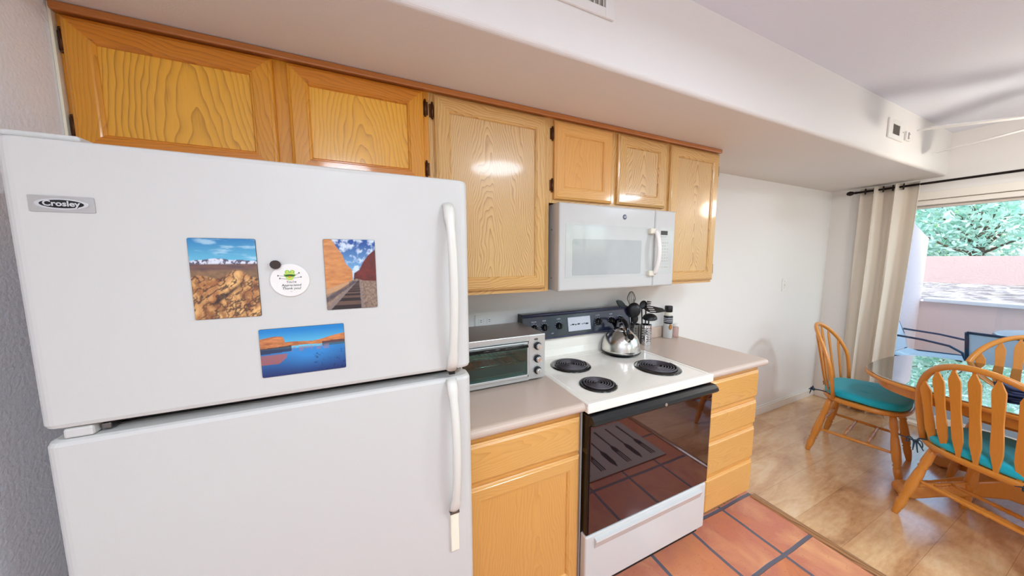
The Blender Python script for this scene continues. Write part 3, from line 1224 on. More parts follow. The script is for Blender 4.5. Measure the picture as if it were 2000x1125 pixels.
# ================================================================== RANGE
t = thing('range', 'white freestanding electric coil range with black glass oven door', 'range', (.36, 0, 0))
RX0, RX1 = -.0275 - .36, .7455 - .36
f = MB(); f.box(RX0 + .004, RX1 - .004, -.592, -.04, .03, .874, b=.003); f.box(RX0 + .03, RX1 - .03, -.55, -.08, 0, .03); f.build('body', 'appliance_white', t)
# cooktop with raised rim
f = MB()
f.box(RX0, RX1, -.636, -.10, .874, .9075, b=.006, seg=3)
rim = [(0, .033), (0, .038), (.004, .0405), (.020, .0405), (.026, .0375)]
bm = f.bm
loops = []
for d, h in rim:
    x0, x1, y0, y1 = RX0 + .001 + d, RX1 - .001 - d, -.635 + d, -.101 - d
    loops.append([bm.verts.new((x, y, .874 + h)) for x, y in ((x0, y0), (x1, y0), (x1, y1), (x0, y1))])
for a, c_ in zip(loops[:-1], loops[1:]):
    for i in range(4):
        bm.faces.new((a[i], a[(i + 1) % 4], c_[(i + 1) % 4], c_[i]))
bm.faces.new(loops[-1])
f.build('cooktop', 'cooktop_white', t)


def burner(x, y, r, turns):
    z = .9118
    pmb = MB(); pmb.lathe((x, y, z), [(r * .15, .0005), (r * .8, .0008), (r * .86, .003), (r * .97, .0055), (r * 1.08, .0045), (r * 1.12, .0003)], n=48)
    po = pmb.build('drip_pan', 'drip_pan', t)
    c = MB()
    pts = []
    N = turns * 36
    for i in range(N + 1):
        a = 2 * PI * i / 36
        rr = r * .16 + (r * .90 - r * .16) * i / N
        pts.append((x + rr * math.cos(a), y + rr * math.sin(a), z + .009))
    c.tube(pts, .0042 if r > .09 else .0040, n=8, flat=(1.15, .72, (0, 0, 1)))
    c.cyl((x, y, z + .002), (x, y, z + .0085), r * .12, n=20)
    c.build('burner_coil', 'coil', po)


burner(.168 - .36, -.235, .098, 6)
burner(.140 - .36, -.492, .078, 5)
burner(.570 - .36, -.449, .104, 6)
burner(.560 - .36, -.185, .078, 5)
# back riser and control backguard
f = MB()
pr = [(-.035, .874), (-.035, 1.04), (-.075, 1.04), (-.082, .96), (-.092, .925), (-.115, .9135), (-.115, .874)]
f.prism(pr, lambda p, k: (RX0 if k == 0 else RX1, p[0], p[1]))
f.build('back_riser', 'cooktop_white', t)
BX0, BX1 = -.048 - .36, .722 - .36
f = MB()
pr = [(-.03, 1.030), (-.098, 1.030), (-.104, 1.040), (-.084, 1.160), (-.078, 1.172), (-.066, 1.178), (-.03, 1.178)]
f.prism(pr, lambda p, k: (BX0 if k == 0 else BX1, p[0], p[1]))
bg = f.build('control_panel', 'navy_panel', t)
sl = (.104 - .084) / .120       # slope of panel face


def py(z, off=0.0):
    return -.104 + (z - 1.040) * sl - off


def onpanel(x, z, off):
    return (x - .36, py(z, off), z)


e = MB()
e.tube([(BX0, -.081, 1.171), (BX1, -.081, 1.171)], .0065, n=10)
e.tube([(BX0, -.1025, 1.037), (BX1, -.1025, 1.037)], .005, n=10)
e.build('panel_edge', 'navy_edge', bg)
for cx in (BX0 - .004, BX1 - .002):
    e = MB(); e.prism([(p[0] * 1.02, p[1]) for p in pr], lambda p, k: (cx if k == 0 else cx + .006, p[0], p[1])); e.build('end_cap', 'black_plastic', bg)


def knob(x, z, r=.0165, ring=False):
    k = MB()
    a = Vector(onpanel(x, z, .001)); nrm = Vector((0, -1, sl)).normalized()
    nrm = Vector((0, -1, -sl)).normalized() * 1
    nrm = Vector((0, -math.cos(math.atan(sl)), math.sin(math.atan(sl))))
    k.turned(a, a + nrm * .022, [(0, r * 1.12), (.15, r * 1.12), (.2, r), (.85, r * .9), (1, r * .8)], n=24)
    b_ = a + nrm * .022
    k.box(b_.x - .003, b_.x + .003, b_.y - .006, b_.y + .004, b_.z - r * .9, b_.z + r * .9, b=.001)
    ko = k.build('knob', 'black_gloss', bg)
    m_ = MB()
    for i in range(-4, 5):
        an = PI / 2 + i * .55
        c_ = Vector(onpanel(x + .024 * math.cos(an), z + .024 * math.sin(an), .0006))
        m_.box(c_.x - .0014, c_.x + .0014, c_.y - .0003, c_.y + .0008, c_.z - .0014, c_.z + .0014)
    m_.build('dial_marks', 'silver_print', bg)
    return ko


for x in (.020, .086, .182, .465, .570, .640):
    knob(x, 1.100, .0175 if x != .465 else .020)
clk = MB()
a, c_ = onpanel(.243, 1.062, .001), onpanel(.405, 1.142, .001)
clk.prism([(a[0], a[2]), (c_[0], a[2]), (c_[0], c_[2]), (a[0], c_[2])], lambda p, k: (p[0], py(p[1], .004 if k == 0 else 0), p[1]))
co = clk.build('clock_panel', 'silver_print', bg)
mk = MB()
for i, (x, w, h) in enumerate(((.262, .006, .004), (.278, .016, .007), (.297, .010, .006), (.318, .018, .007), (.345, .008, .004), (.358, .008, .005), (.378, .020, .008))):
    z = 1.098 + (i % 2) * .002
    p0 = onpanel(x, z, .0044)
    mk.box(p0[0] - w / 2, p0[0] + w / 2, p0[1] - .0006, p0[1] + .001, p0[2] - h / 2, p0[2] + h / 2)
mk.build('clock_marks', 'black_print', co)
for x, z, s in ((.02, 1.135, 'FRONT'), (.086, 1.137, 'REAR'), (.182, 1.139, 'OVEN'), (.465, 1.139, 'CLOCK'), (.570, 1.139, 'REAR'), (.135, 1.062, 'ON')):
    p0 = onpanel(x, z, .001)
    text_mesh('panel_lettering', s, .010, 'silver_print', bg, p0, (PI / 2 - math.atan(sl), 0, 0), extrude=.0004)
# oven door
f = MB(); f.box(RX0 + .004, RX1 - .004, -.636, -.594, .342, .868, b=.005, seg=3); od = f.build('oven_door', 'black_gloss', t)
f = MB(); f.box(RX0 + .012, RX1 - .012, -.6405, -.632, .350, .822, b=.002); f.build('oven_window', 'oven_glass', od)
f = MB()
hp = [(-.632, .868), (-.650, .868), (-.664, .856), (-.668, .842), (-.660, .832), (-.640, .838), (-.640, .826), (-.632, .822)]
f.prism(hp, lambda p, k: (RX0 + .006 if k == 0 else RX1 - .006, p[0], p[1]))
ho = f.build('handle', 'black', od)
f = MB()
for i in range(3):
    z = .848 + i * .006
    f.box(RX0 + .06, RX1 - .06, -.6655 + i * .004, -.655 + i * .004, z - .0008, z + .0008)
f.build('handle_rib', 'steel_dark', od)
f = MB(); f.cyl((.015, -.665, .846), (.015, -.668, .846), .007, n=20); f.build('badge', 'steel', od)
f = MB(); f.box(RX0 + .004, RX1 - .004, -.634, -.594, .086, .334, b=.008, seg=3)
dr = f.build('storage_drawer', 'appliance_white', t)
f = MB()
hp = [(-.632, .318), (-.6465, .314), (-.648, .306), (-.645, .298), (-.636, .270), (-.632, .268)]
f.prism(hp, lambda p, k: (RX0 + .05 if k == 0 else RX1 - .05, p[0], p[1]))
f.build('drawer_pull', 'appliance_white', dr)
f = MB(); f.box(RX0 + .006, RX1 - .006, -.60, -.592, .03, .875); f.build('gap_trim', 'dark_gap', t)

# ---- kettle on the rear burner
kt = thing('kettle', 'stainless steel stovetop kettle with black arched handle on the rear burner', 'kettle', (.572, -.182, .9255), math.radians(16))
k = MB()
k.lathe((0, 0, 0), [(.098, 0), (.108, .004), (.113, .012), (.111, .022), (.110, .040), (.106, .060), (.098, .082), (.086, .102), (.070, .118), (.056, .128), (.052, .133)], n=64)
kb = k.build('body', 'kettle_steel', kt)
k = MB(); k.lathe((0, 0, 0), [(.100, -.0015), (.113, .002), (.1145, .006), (.112, .010)], n=48, cap0=True, cap1=False); k.build('base_ring', 'black_gloss', kb)
k = MB(); k.lathe((0, 0, 0), [(.053, .132), (.050, .138), (.032, .144), (.012, .146), (.010, .152), (.013, .160), (.010, .167), (.003, .169)], n=32); k.build('lid', 'chrome', kt)
k = MB(); k.sphere((0, 0, .160), .013, n=8); k.build('lid_knob', 'black_gloss', kt)
k = MB()
d = Vector((-.55, -.83, 0)).normalized()
k.turned(Vector((0, 0, .085)) + d * .070, Vector((0, 0, .115)) + d * .112, [(0, .026), (.5, .021), (.9, .017), (1, .018)], n=20)
sp = k.build('spout', 'chrome', kt)
k = MB(); k.turned(Vector((0, 0, .112)) + d * .108, Vector((0, 0, .124)) + d * .126, [(0, .016), (.3, .018), (1, .014)], n=20); k.build('spout_cap', 'black_gloss', kt)
k = MB()
pts = []
for i in range(25):
    a = PI * (i / 24)
    pts.append(d * (.088 * math.cos(a)) + Vector((0, 0, 0.100 + .098 * math.sin(a) ** .85)))
k.tube(pts, [.007 + .004 * math.sin(PI * i / 24) for i in range(25)], n=10, flat=(.7, 1.3, (0, 0, 1)))
k.build('handle', 'black_gloss', kt)
for s in (1, -1):
    k = MB()
    q = d * (.086 * s)
    k.turned(q + Vector((0, 0, .083)), q + Vector((0, 0, .112)), [(0, .009), (1, .011)], n=12)
    k.build('handle_bracket', 'chrome', kt)


# ---- utensil canisters
def canister(x, y, label, m_):
    t_ = thing('utensil_holder', label, 'utensil holder', (x, y, .9145), 0, 'perforated metal utensil holders')
    R_, H = .0362, .132
    bm_ = MB()
    nseg, rows = 48, 22
    bmm = bm_.bm
    for (rad, ) in ((R_,),):
        vs = [[bmm.verts.new((rad * math.cos(2 * PI * i / nseg), rad * math.sin(2 * PI * i / nseg), .002 + (H - .002) * j / rows)) for i in range(nseg)] for j in range(rows + 1)]
        for j in range(rows):
            for i in range(nseg):
                if 3 <= j <= 18 and j % 3 == 0 and i % 3 != 0 and (i // 3) % 2 == 0:
                    if i % 3 == 1 or i % 3 == 2:
                        if i % 3 == 1:
                            continue
                if 3 <= j <= 18 and (j % 2 == 0) and i % 2 == 0 and (i // 2) % 4 != 3:
                    continue
                f_ = bmm.faces.new((vs[j][i], vs[j][(i + 1) % nseg], vs[j + 1][(i + 1) % nseg], vs[j + 1][i]))
                f_.smooth = True
    bm_.lathe((0, 0, 0), [(R_ * .98, 0), (R_, .002)], n=nseg)
    bm_.tube([(R_ * math.cos(2 * PI * i / 32), R_ * math.sin(2 * PI * i / 32), H) for i in range(32)], .0018, n=6, closed=True)
    o = bm_.build('perforated_cup', m_, t_)
    i_ = MB(); i_.lathe((0, 0, 0), [(R_ * .9, .004), (R_ * .9, H * .95)], n=24, cap1=False); i_.build('inner_sleeve', 'black', t_)
    return t_


canister(.860, -.106, 'silver perforated steel utensil holder standing clear of the kettle', 'chrome')
canister(.799, -.0620, 'perforated utensil holder tucked behind the kettle', 'steel_dark')


def utensil(name, label, base, neck, build, mats='black_plastic'):
    """handle from the cup floor to the neck, head built from there (all relative to the base)"""
    t_ = thing(name, label, 'utensil', base, 0, 'black kitchen utensils beside the range')
    v = Vector(neck) - Vector(base)
    h = MB(); h.turned((0, 0, 0), v, [(0, .006), (.45, .0065), (.55, .0042), (1, .0045)], n=10)
    h.build('handle', 'black_plastic', t_)
    hd = MB()
    build(hd, v)
    hd.build('head', mats, t_)
    return t_


def flat_head(direction, face, polys, thick=.0016):
    def fn(hd, v):
        up = Vector(direction).normalized()
        fc = Vector(face); fc = (fc - up * fc.dot(up)).normalized()
        side = up.cross(fc)
        for poly in polys:
            hd.prism(poly, lambda p, k: v + side * p[0] + up * p[1] + fc * (thick if k == 0 else -thick))
    return fn


def bowl_head(direction, face, w, l, depth, gap=0.0):
    def fn(hd, v):
        up = Vector(direction).normalized()
        fc = Vector(face); fc = (fc - up * fc.dot(up)).normalized()
        side = up.cross(fc)
        c = v + up * (l / 2 + gap)
        rings = []
        for j in range(9):
            th = PI / 2 * j / 8
            q = max(math.cos(th), .01)
            rings.append([c + side * (w / 2 * math.cos(2 * PI * i / 24) * q) + up * (l / 2 * math.sin(2 * PI * i / 24) * q) - fc * depth * math.sin(th) for i in range(24)])
        inner = [[c + (p - c) * .94 + fc * .0005 for p in r] for r in rings]
        hd.ring_skin(list(reversed(inner)) + rings, cap0=True, cap1=True)
    return fn


def whisk_head(hd, v):
    up = Vector((-.05, 0, 1)).normalized(); a = up.orthogonal().normalized(); b_ = up.cross(a)
    for q in range(6):
        an = PI * q / 6
        sd_ = a * math.cos(an) + b_ * math.sin(an)
        pts_ = []
        for i in range(25):
            s_ = PI * i / 24
            w_ = -math.cos(s_) * (.006 + .024 * math.sin(s_) ** .6) if 0 < i < 24 else -math.cos(s_) * .005
            pts_.append(v + up * (.115 * math.sin(s_) ** .8) + sd_ * (-math.cos(s_) * .030 * min(1, .2 + 1.6 * math.sin(s_))))
        hd.tube(pts_, .0014, n=5)


def fork_head(hd, v):
    bowl_head((.35, -.1, 1), (-.5, -1, .1), .048, .060, .012)(hd, v)
    up = Vector((.35, -.1, 1)).normalized(); fc = Vector((-.5, -1, .1)); fc = (fc - up * fc.dot(up)).normalized()
    sd_ = up.cross(fc)
    if sd_.x < 0:
        sd_ = -sd_
    for i in range(5):
        p0 = v + up * (.016 + .011 * i) + sd_ * (.019 - .002 * abs(i - 2))
        hd.turned(p0, p0 + sd_ * .024 + up * .006 + fc * .008, [(0, .0042), (1, .0028)], n=8)


utensil('ladle', 'big black deep ladle bowl rising above the kettle handle', (.800, -.064, .921), (.757, -.095, 1.100),
        bowl_head((-.15, -.1, 1), (.3, 1, .3), .094, .104, .034))
w = .030
utensil('turner', 'black pointed turner leaning toward the range controls', (.806, -.050, .921), (.715, -.062, 1.165),
        flat_head((-.85, -.15, .48), (-.2, -1, .5), [[(-.008, -.02), (.008, -.02), (.022, .02), (.026, .055), (.012, .095), (0, .108), (-.016, .085), (-.024, .04), (-.02, .01)]], .003))
utensil('whisk', 'wire balloon whisk standing tallest in the utensil holder', (.790, -.052, .921), (.772, -.060, 1.155), whisk_head, mats='steel_dark')
utensil('pasta_fork', 'black pasta fork with prongs beside the whisk', (.852, -.092, .921), (.838, -.085, 1.150), fork_head)
utensil('slotted_turner', 'black slotted turner reaching out toward the pepper grinder', (.850, -.112, .921), (.862, -.098, 1.150),
        flat_head((1, -.1, -.10), (0, -.8, 1), [[(-.012, -.012), (.012, -.012), (w, .02), (-w, .02)],
                  [(-w, .02), (-w * .75, .02), (-w * .75, .075), (-w, .075)], [(-w * .42, .02), (-w * .15, .02), (-w * .15, .075), (-w * .42, .075)],
                  [(w * .15, .02), (w * .42, .02), (w * .42, .075), (w * .15, .075)], [(w * .75, .02), (w, .02), (w, .075), (w * .75, .075)],
                  [(-w, .075), (w, .075), (w * .4, .165), (-w * .5, .150)]], .0018))
utensil('skimmer', 'round black domed skimmer hanging low over the silver holder', (.868, -.112, .921), (.872, -.118, 1.088),
        bowl_head((1, -.35, .12), (0, .15, -1), .092, .092, .034, -.040))
utensil('serving_spoon', 'black oval serving spoon close behind the kettle handle', (.806, -.076, .921), (.778, -.090, 1.060),
        bowl_head((-.3, -.15, 1), (.4, 1, .3), .046, .066, .014))

# ---- grinder and jar
t = thing('pepper_grinder', 'tall clear pepper grinder with black cap on the far counter corner', 'grinder', (1.135, -.055, .9145))
g = MB(); g.lathe((0, 0, 0), [(.030, 0), (.032, .004), (.032, .095), (.026, .108)], n=28); g.build('jar', 'grinder_body', t)
g = MB(); g.lathe((0, 0, 0), [(.027, .106), (.030, .110), (.030, .158), (.026, .162)], n=28); gr = g.build('collar', 'black_plastic', t)
for z in (.118, .130, .142):
    e = MB(); e.lathe((0, 0, 0), [(.0302, z), (.0306, z + .001), (.0306, z + .004), (.0302, z + .005)], n=28, cap0=False, cap1=False); e.build('collar_ring', 'silver_print', gr)
g = MB(); g.lathe((0, 0, 0), [(.024, .160), (.025, .166), (.025, .186), (.022, .190)], n=28); g.build('neck', 'off_white', t)
g = MB(); g.lathe((0, 0, 0), [(.024, .189), (.026, .192), (.026, .228), (.023, .233)], n=28); g.build('cap', 'black_plastic', t)
g = MB(); g.prism([(.016 * math.cos(a * .3), .02 * math.sin(a * .3)) for a in range(21)], lambda p, k: (-.012 + p[0] * .8, -.0335 if k == 0 else -.028, .085 + p[1])); g.build('label', 'amber_label', t)
t = thing('spice_jar', 'short pinkish glass spice jar beside the pepper grinder', 'jar', (1.205, -.062, .9145))
g = MB(); g.lathe((0, 0, 0), [(.020, 0), (.022, .003), (.022, .070), (.017, .078)], n=24); g.build('glass_jar', 'jar_pink', t)
g = MB(); g.lathe((0, 0, 0), [(.018, .078), (.019, .080), (.019, .094), (.017, .096)], n=24); g.build('lid', 'tag_white', t)

# ================================================================== MICROWAVE
t = thing('microwave', 'white over-the-range microwave mounted under the short oak cabinet', 'microwave', (.374, 0, 1.337))
MX0, MX1 = -.374 - .002, .758 - .374 - .003
ZH = .409
f = MB(); f.box(MX0 + .004, MX1 - .004, -.335, -.004, .0, ZH, b=.003); f.build('body', 'micro_white', t)
f = MB(); f.box(MX0 + .0035, MX1 - .0035, -.339, -.334, .003, ZH - .002); f.build('seam', 'dark_gap', t)
YM = -.372


def mpanel(name, x0, x1):
    m_ = MB()
    m_.box(x0, x1, YM, -.3385, .0, ZH, b=.010, seg=4, edges=lambda e: all(v.co.y < YM + .001 for v in e.verts))
    return m_.build(name, 'micro_white', t)


dr = mpanel('door', MX0, .598 - .374)
cp = mpanel('control_panel', .600 - .374, MX1)
Z = 1.337
w = MB(); w.prism(rrect(.535, .255, .006), lambda p, k: (.300 - .374 + p[0], YM - (.0012 if k == 0 else -.002), 1.524 - Z + p[1])); w.build('door_glass', 'micro_gloss', dr)
w = MB(); w.prism(rrect(.432, .172, .008), lambda p, k: (.287 - .374 + p[0], YM - (.0020 if k == 0 else -.002), 1.496 - Z + p[1])); w.build('window', 'micro_window', dr)
w = MB()
fr_ = MB()
h = MB()
pts, n_ = [], 20
for i in range(n_ + 1):
    s = i / n_
    pts.append((.588 - .374, YM - .012 - .030 * math.sin(PI * s) ** .6, 1.637 - Z - .232 * s))
h.tube(pts, .0120, n=12, flat=(1.15, .75, (1, 0, 0)))
hh = h.build('handle', 'tag_white', dr)
h = MB(); 
for z in (1.632, 1.410):
    h.box(.548 - .374, .592 - .374, YM - .020, YM + .001, z - Z - .014, z - Z + .014, b=.004)
h.build('handle_mount', 'off_white', dr)
w = MB(); w.prism(rrect(.106, .255, .005), lambda p, k: (.680 - .374 + p[0], YM - (.0010 if k == 0 else -.002), 1.530 - Z + p[1])); kp = w.build('keypad', 'micro_gloss', cp)
w = MB(); w.prism(rrect(.050, .022, .002), lambda p, k: (.668 - .374 + p[0], YM - (.002 if k == 0 else -.001), 1.626 - Z + p[1])); w.build('display', 'display_dark', cp)
w = MB()
for r_ in range(11):
    if r_ in (1, 9):
        w.box(.64 - .374, .70 - .374, YM - .0016, YM - .0008, 1.607 - Z - r_ * .0165, 1.6078 - Z - r_ * .0165)
        continue
    for c_ in range(4 if r_ % 3 else 3):
        x = .640 - .374 + c_ * .0185
        z = 1.606 - Z - r_ * .0165
        w.box(x, x + .010 - (r_ + c_) % 3 * .002, YM - .0016, YM - .0008, z - .0022, z + .0022)
w.build('key_lettering', 'key_grey', cp)
w = MB(); w.cyl((.384 - .374, YM - .0015, 1.697 - Z), (.384 - .374, YM + .001, 1.697 - Z), .0125, n=32); w.build('badge', 'navy_edge', dr)
text_mesh('badge_monogram', 'GE', .0135, 'white_print', dr, (.384 - .374, YM - .0019, 1.697 - Z), FRONT, extrude=.0003, shear=.3)
w = MB(); 
for z in (.06, .29):
    w.cyl((MX0 + .0045, -.30, z), (MX0 + .003, -.30, z), .004, n=10)
w.build('side_screws', 'steel_dark', t)

# ================================================================== TOASTER OVEN
t = thing('toaster_oven', 'brushed steel toaster oven with three knobs and glass door', 'toaster oven', (-.262, -.2, .9145))
TX0, TX1, TZ0, TZ1, TY0, TY1 = -.475 + .262, -.055 + .262, .012, .226, -.345 + .2, -.062 + .2
f = MB()
# hollow shell: top, bottom, sides, back
f.box(TX0, TX1, TY0 + .012, TY1, TZ1 - .012, TZ1 - .001, b=.005)
f.build('top_cover', 'toaster_top', t)
f = MB()
f.box(TX0, TX1, TY0 + .012, TY1, TZ0, TZ0 + .012, b=.003)
f.box(TX0, TX0 + .012, TY0 + .012, TY1, TZ0 + .012, TZ1 - .012)
f.box(TX1 - .09, TX1, TY0 + .012, TY1, TZ0 + .012, TZ1 - .012)
f.box(TX0 + .012, TX1 - .09, TY1 - .01, TY1, TZ0 + .012, TZ1 - .012)
f.build('body', 'toaster_steel', t)
f = MB()
f.box(TX0 + .0125, TX1 - .0905, TY0 + .02, TY1 - .0105, TZ0 + .0125, TZ0 + .018)
f.box(TX0 + .0125, TX1 - .0905, TY1 - .014, TY1 - .0105, TZ0 + .018, TZ1 - .0125)
f.build('oven_cavity', 'inside_oven', t)
# front face frame
f = MB()
PXR = TX1 - .088
f.box(TX0 + .009, PXR + .002, TY0 + .0005, TY0 + .013, TZ1 - .030, TZ1 - .0005, b=.003)
f.box(TX0 + .009, PXR + .002, TY0 + .0005, TY0 + .013, TZ0 - .002, TZ0 + .020, b=.003)
f.box(PXR, TX1, TY0, TY0 + .013, TZ0, TZ1, b=.005)
f.box(TX0, TX0 + .010, TY0, TY0 + .013, TZ0, TZ1, b=.003)
f.build('front_frame', 'toaster_steel', t)
# door
f = MB()
dx0, dx1, dz0, dz1 = TX0 + .008, PXR - .004, TZ0 + .020, TZ1 - .030
f.box(dx0, dx1, TY0 - .010, TY0 - .001, dz0, dz0 + .012, b=.002)
f.box(dx0, dx1, TY0 - .010, TY0 - .001, dz1 - .010, dz1, b=.002)
f.box(dx0, dx0 + .008, TY0 - .010, TY0 - .001, dz0, dz1, b=.002)
f.box(dx1 - .008, dx1, TY0 - .010, TY0 - .001, dz0, dz1, b=.002)
td = f.build('door', 'toaster_steel', t)
f = MB(); f.box(dx0 + .006, dx1 - .006, TY0 - .007, TY0 - .004, dz0 + .010, dz1 - .008); f.build('door_glass', 'toaster_glass', td)
f = MB(); f.tube([(dx0 + .015, TY0 - .028, dz1 - .012), (dx1 - .015, TY0 - .028, dz1 - .012)], .007, n=10)
f.cyl((dx0 + .03, TY0 - .028, dz1 - .012), (dx0 + .03, TY0 - .006, dz1 - .012), .005)
f.cyl((dx1 - .03, TY0 - .028, dz1 - .012), (dx1 - .03, TY0 - .006, dz1 - .012), .005)
f.build('handle', 'black_gloss', td)
f = MB()
for i in range(14):
    x = TX0 + .02 + i * (PXR - TX0 - .04) / 13
    f.cyl((x, TY0 + .03, .098), (x, TY1 - .02, .098), .0013, n=6)
for y in (TY0 + .03, 0.0, TY1 - .02):
    f.cyl((TX0 + .013, y, .0965), (PXR - .002, y, .0965), .0018, n=6)
f.build('wire_rack', 'chrome', t)
f = MB(); f.box(TX0 + .02, PXR - .008, TY0 + .03, TY1 - .03, .042, .046, b=.001); f.build('crumb_pan', 'steel_dark', t)
for z in (.171, .110, .054):
    kx = TX1 - .043
    f = MB(); f.turned((kx, TY0, z), (kx, TY0 - .012, z), [(0, .0185), (.6, .0185), (1, .016)], n=28); ko = f.build('knob', 'black_plastic', t)
    f = MB(); f.turned((kx, TY0 - .011, z), (kx, TY0 - .026, z), [(0, .0145), (.7, .0135), (1, .0115)], n=28); f.box(kx - .0025, kx + .0025, TY0 - .029, TY0 - .024, z - .011, z + .011, b=.001); f.build('knob_grip', 'chrome', ko)
    m_ = MB()
    for i in range(-3, 4):
        an = PI / 2 + i * .6
        m_.box(kx + .024 * math.cos(an) - .0009, kx + .024 * math.cos(an) + .0009, TY0 - .0006, TY0 + .001, z + .024 * math.sin(an) - .0009, z + .024 * math.sin(an) + .0009)
    m_.build('dial_marks', 'black_print', t)
f = MB(); f.prism([(.011 * math.cos(2 * PI * i / 24), .005 * math.sin(2 * PI * i / 24)) for i in range(24)], lambda p, k: (TX1 - .050 + p[0], TY0 - (.0012 if k == 0 else -.001), .203 + p[1])); f.build('brand_badge', 'steel_dark', t)
for x, y in ((TX0 + .03, TY0 + .04), (TX1 - .03, TY0 + .04), (TX0 + .03, TY1 - .04), (TX1 - .03, TY1 - .04)):
    f = MB(); f.cyl((x, y, .0005), (x, y, .013), .010, n=16); f.build('foot', 'black', t)

# ================================================================== WALL PLATES, VENTS
def plate(name, label, cat, x, z, w, h, kind):
    t_ = thing(name, label, cat, (x, 0, z))
    p = MB(); p.box(-w / 2, w / 2, -.006, -.0005, -h / 2, h / 2, b=.002); p.build('cover_plate', 'trim_white', t_)
    if kind == 'outlet':
        for s in (-1, 1):
            q = MB(); q.box(s * .024 - .014, s * .024 + .014, -.0078, -.0055, -.015, .015, b=.003); qo = q.build('socket', 'trim_white', t_)
            r_ = MB()
            for d_ in (-.005, .005):
                r_.box(s * .024 - .005, s * .024 + .004, -.0082, -.007, d_ - .0012, d_ + .0012)
            r_.build('slots', 'display_dark', qo)
    else:
        q = MB(); q.box(-.005, .005, -.014, -.0055, -.010, .010, b=.002); q.build('toggle', 'off_white', t_)
        for zz in (-.03, .03):
            r_ = MB(); r_.cyl((0, -.0068, zz), (0, -.0055, zz), .003, n=10); r_.build('screw', 'steel_dark', t_)


plate('wall_outlet', 'white wall outlet plate just above the toaster oven', 'outlet', -.238, 1.150, .115, .072, 'outlet')
plate('light_switch', 'white light switch plate on the wall between counter and curtain', 'light switch', 2.745, 1.232, .072, .116, 'switch')


def vent(label, x0, x1, z0, z1, nsl, sx0, sx1, slat_m, back_m):
    t_ = thing('air_vent', label, 'vent', ((x0 + x1) / 2, YS, z0))
    cx = (x0 + x1) / 2
    p = MB()
    yf = -.009
    a, c_ = sx0 - cx, sx1 - cx
    zz0, zz1 = .03, (z1 - z0) - .03
    H = z1 - z0
    p.box(x0 - cx, a, yf, -.0005, 0, H, b=.002)
    p.box(c_, x1 - cx, yf, -.0005, 0, H, b=.002)
    p.box(a, c_, yf, -.0005, 0, zz0, b=.002)
    p.box(a, c_, yf, -.0005, zz1, H, b=.002)
    p.build('frame', 'trim_white', t_)
    p = MB(); p.box(a, c_, -.0018, -.0006, zz0, zz1); p.build('duct_back', back_m, t_)
    for i in range(nsl):
        x = a + (c_ - a) * (i + .5) / nsl
        s = MB(); s.box(x - .0055, x + .0055, -.0075, -.0062, zz0, zz1, rot=((x, -.006, 0), 'Z', math.radians(38)))
        s.build('slat', slat_m, t_)
    p = MB(); p.cyl((x1 - cx - .012, yf - .001, H / 2), (x1 - cx - .012, yf + .001, H / 2), .004, n=10); p.build('screw', 'steel_dark', t_)


vent('white slatted air vent high on the soffit above the microwave', -.33, .006, 2.293, 2.433, 14, -.30, -.03, 'trim_white', 'key_grey')
vent('small white air vent on the soffit near the sliding door end', 2.28, 2.52, 2.265, 2.385, 8, 2.345, 2.455, 'key_grey', 'display_dark')
t = thing('door_sensor', 'tiny white sensor box with dark bracket on the soffit near the fan', 'sensor', (2.60, YS, 2.315))
p = MB(); p.box(-.035, .035, -.012, -.0005, -.03, .03, b=.003); p.build('housing', 'trim_white', t)
p = MB(); p.box(-.012, -.004, -.016, -.011, -.022, .022); p.box(-.004, .010, -.016, -.011, .008, .016); p.box(-.004, .006, -.016, -.011, -.018, -.012); p.build('bracket', 'key_grey', t)

# ================================================================== CEILING FAN
t = thing('ceiling_fan', 'white five-blade ceiling fan with frosted light bowl over the dining table', 'ceiling fan', (2.64, -1.31, ZC))
f = MB(); f.lathe((0, 0, 0), [(.02, -.06), (.055, -.045), (.07, -.003)], n=28); f.build('canopy', 'fan_white', t)
f = MB(); f.cyl((0, 0, -.06), (0, 0, -.16), .012); f.build('downrod', 'fan_white', t)
f = MB(); f.lathe((0, 0, 0), [(.05, -.275), (.095, -.265), (.105, -.225), (.10, -.18), (.04, -.155)], n=32); f.build('motor', 'fan_white', t)
for i in range(5):
    a = math.radians(133 - 72 * i)
    d = Vector((math.cos(a), math.sin(a), 0)); s = Vector((-math.sin(a), math.cos(a), 0))
    tilt = -.19
    out = [(.16, -.05), (.20, -.058), (.60, -.066), (.64, -.05), (.65, 0), (.64, .05), (.60, .066), (.20, .058), (.16, .05)]
    bl = MB(); bl.prism(out, lambda p, k: d * p[0] + s * p[1] + Vector((0, 0, -.243 + p[1] * tilt + (.0035 if k else -.0035)))); bo = bl.build('blade', 'fan_white', t)
    br = MB(); br.tube([d * .08 + Vector((0, 0, -.248)), d * .13 + Vector((0, 0, -.258)), d * .20 + Vector((0, 0, -.250))], .009, n=8); br.build('blade_arm', 'fan_white', t)
f = MB(); f.lathe((0, 0, 0), [(.002, -.385), (.05, -.380), (.085, -.355), (.095, -.32), (.075, -.285), (.06, -.277)], n=32); f.build('light_bowl', 'lamp_glass', t)
l = bpy.data.lights.new('fan_light', 'POINT'); l.energy = 9; l.shadow_soft_size = .09; l.color = (1, .93, .82)
lo = bpy.data.objects.new('fan_light', l); C.objects.link(lo); lo.parent = t; lo.location = (0, 0, -.46)

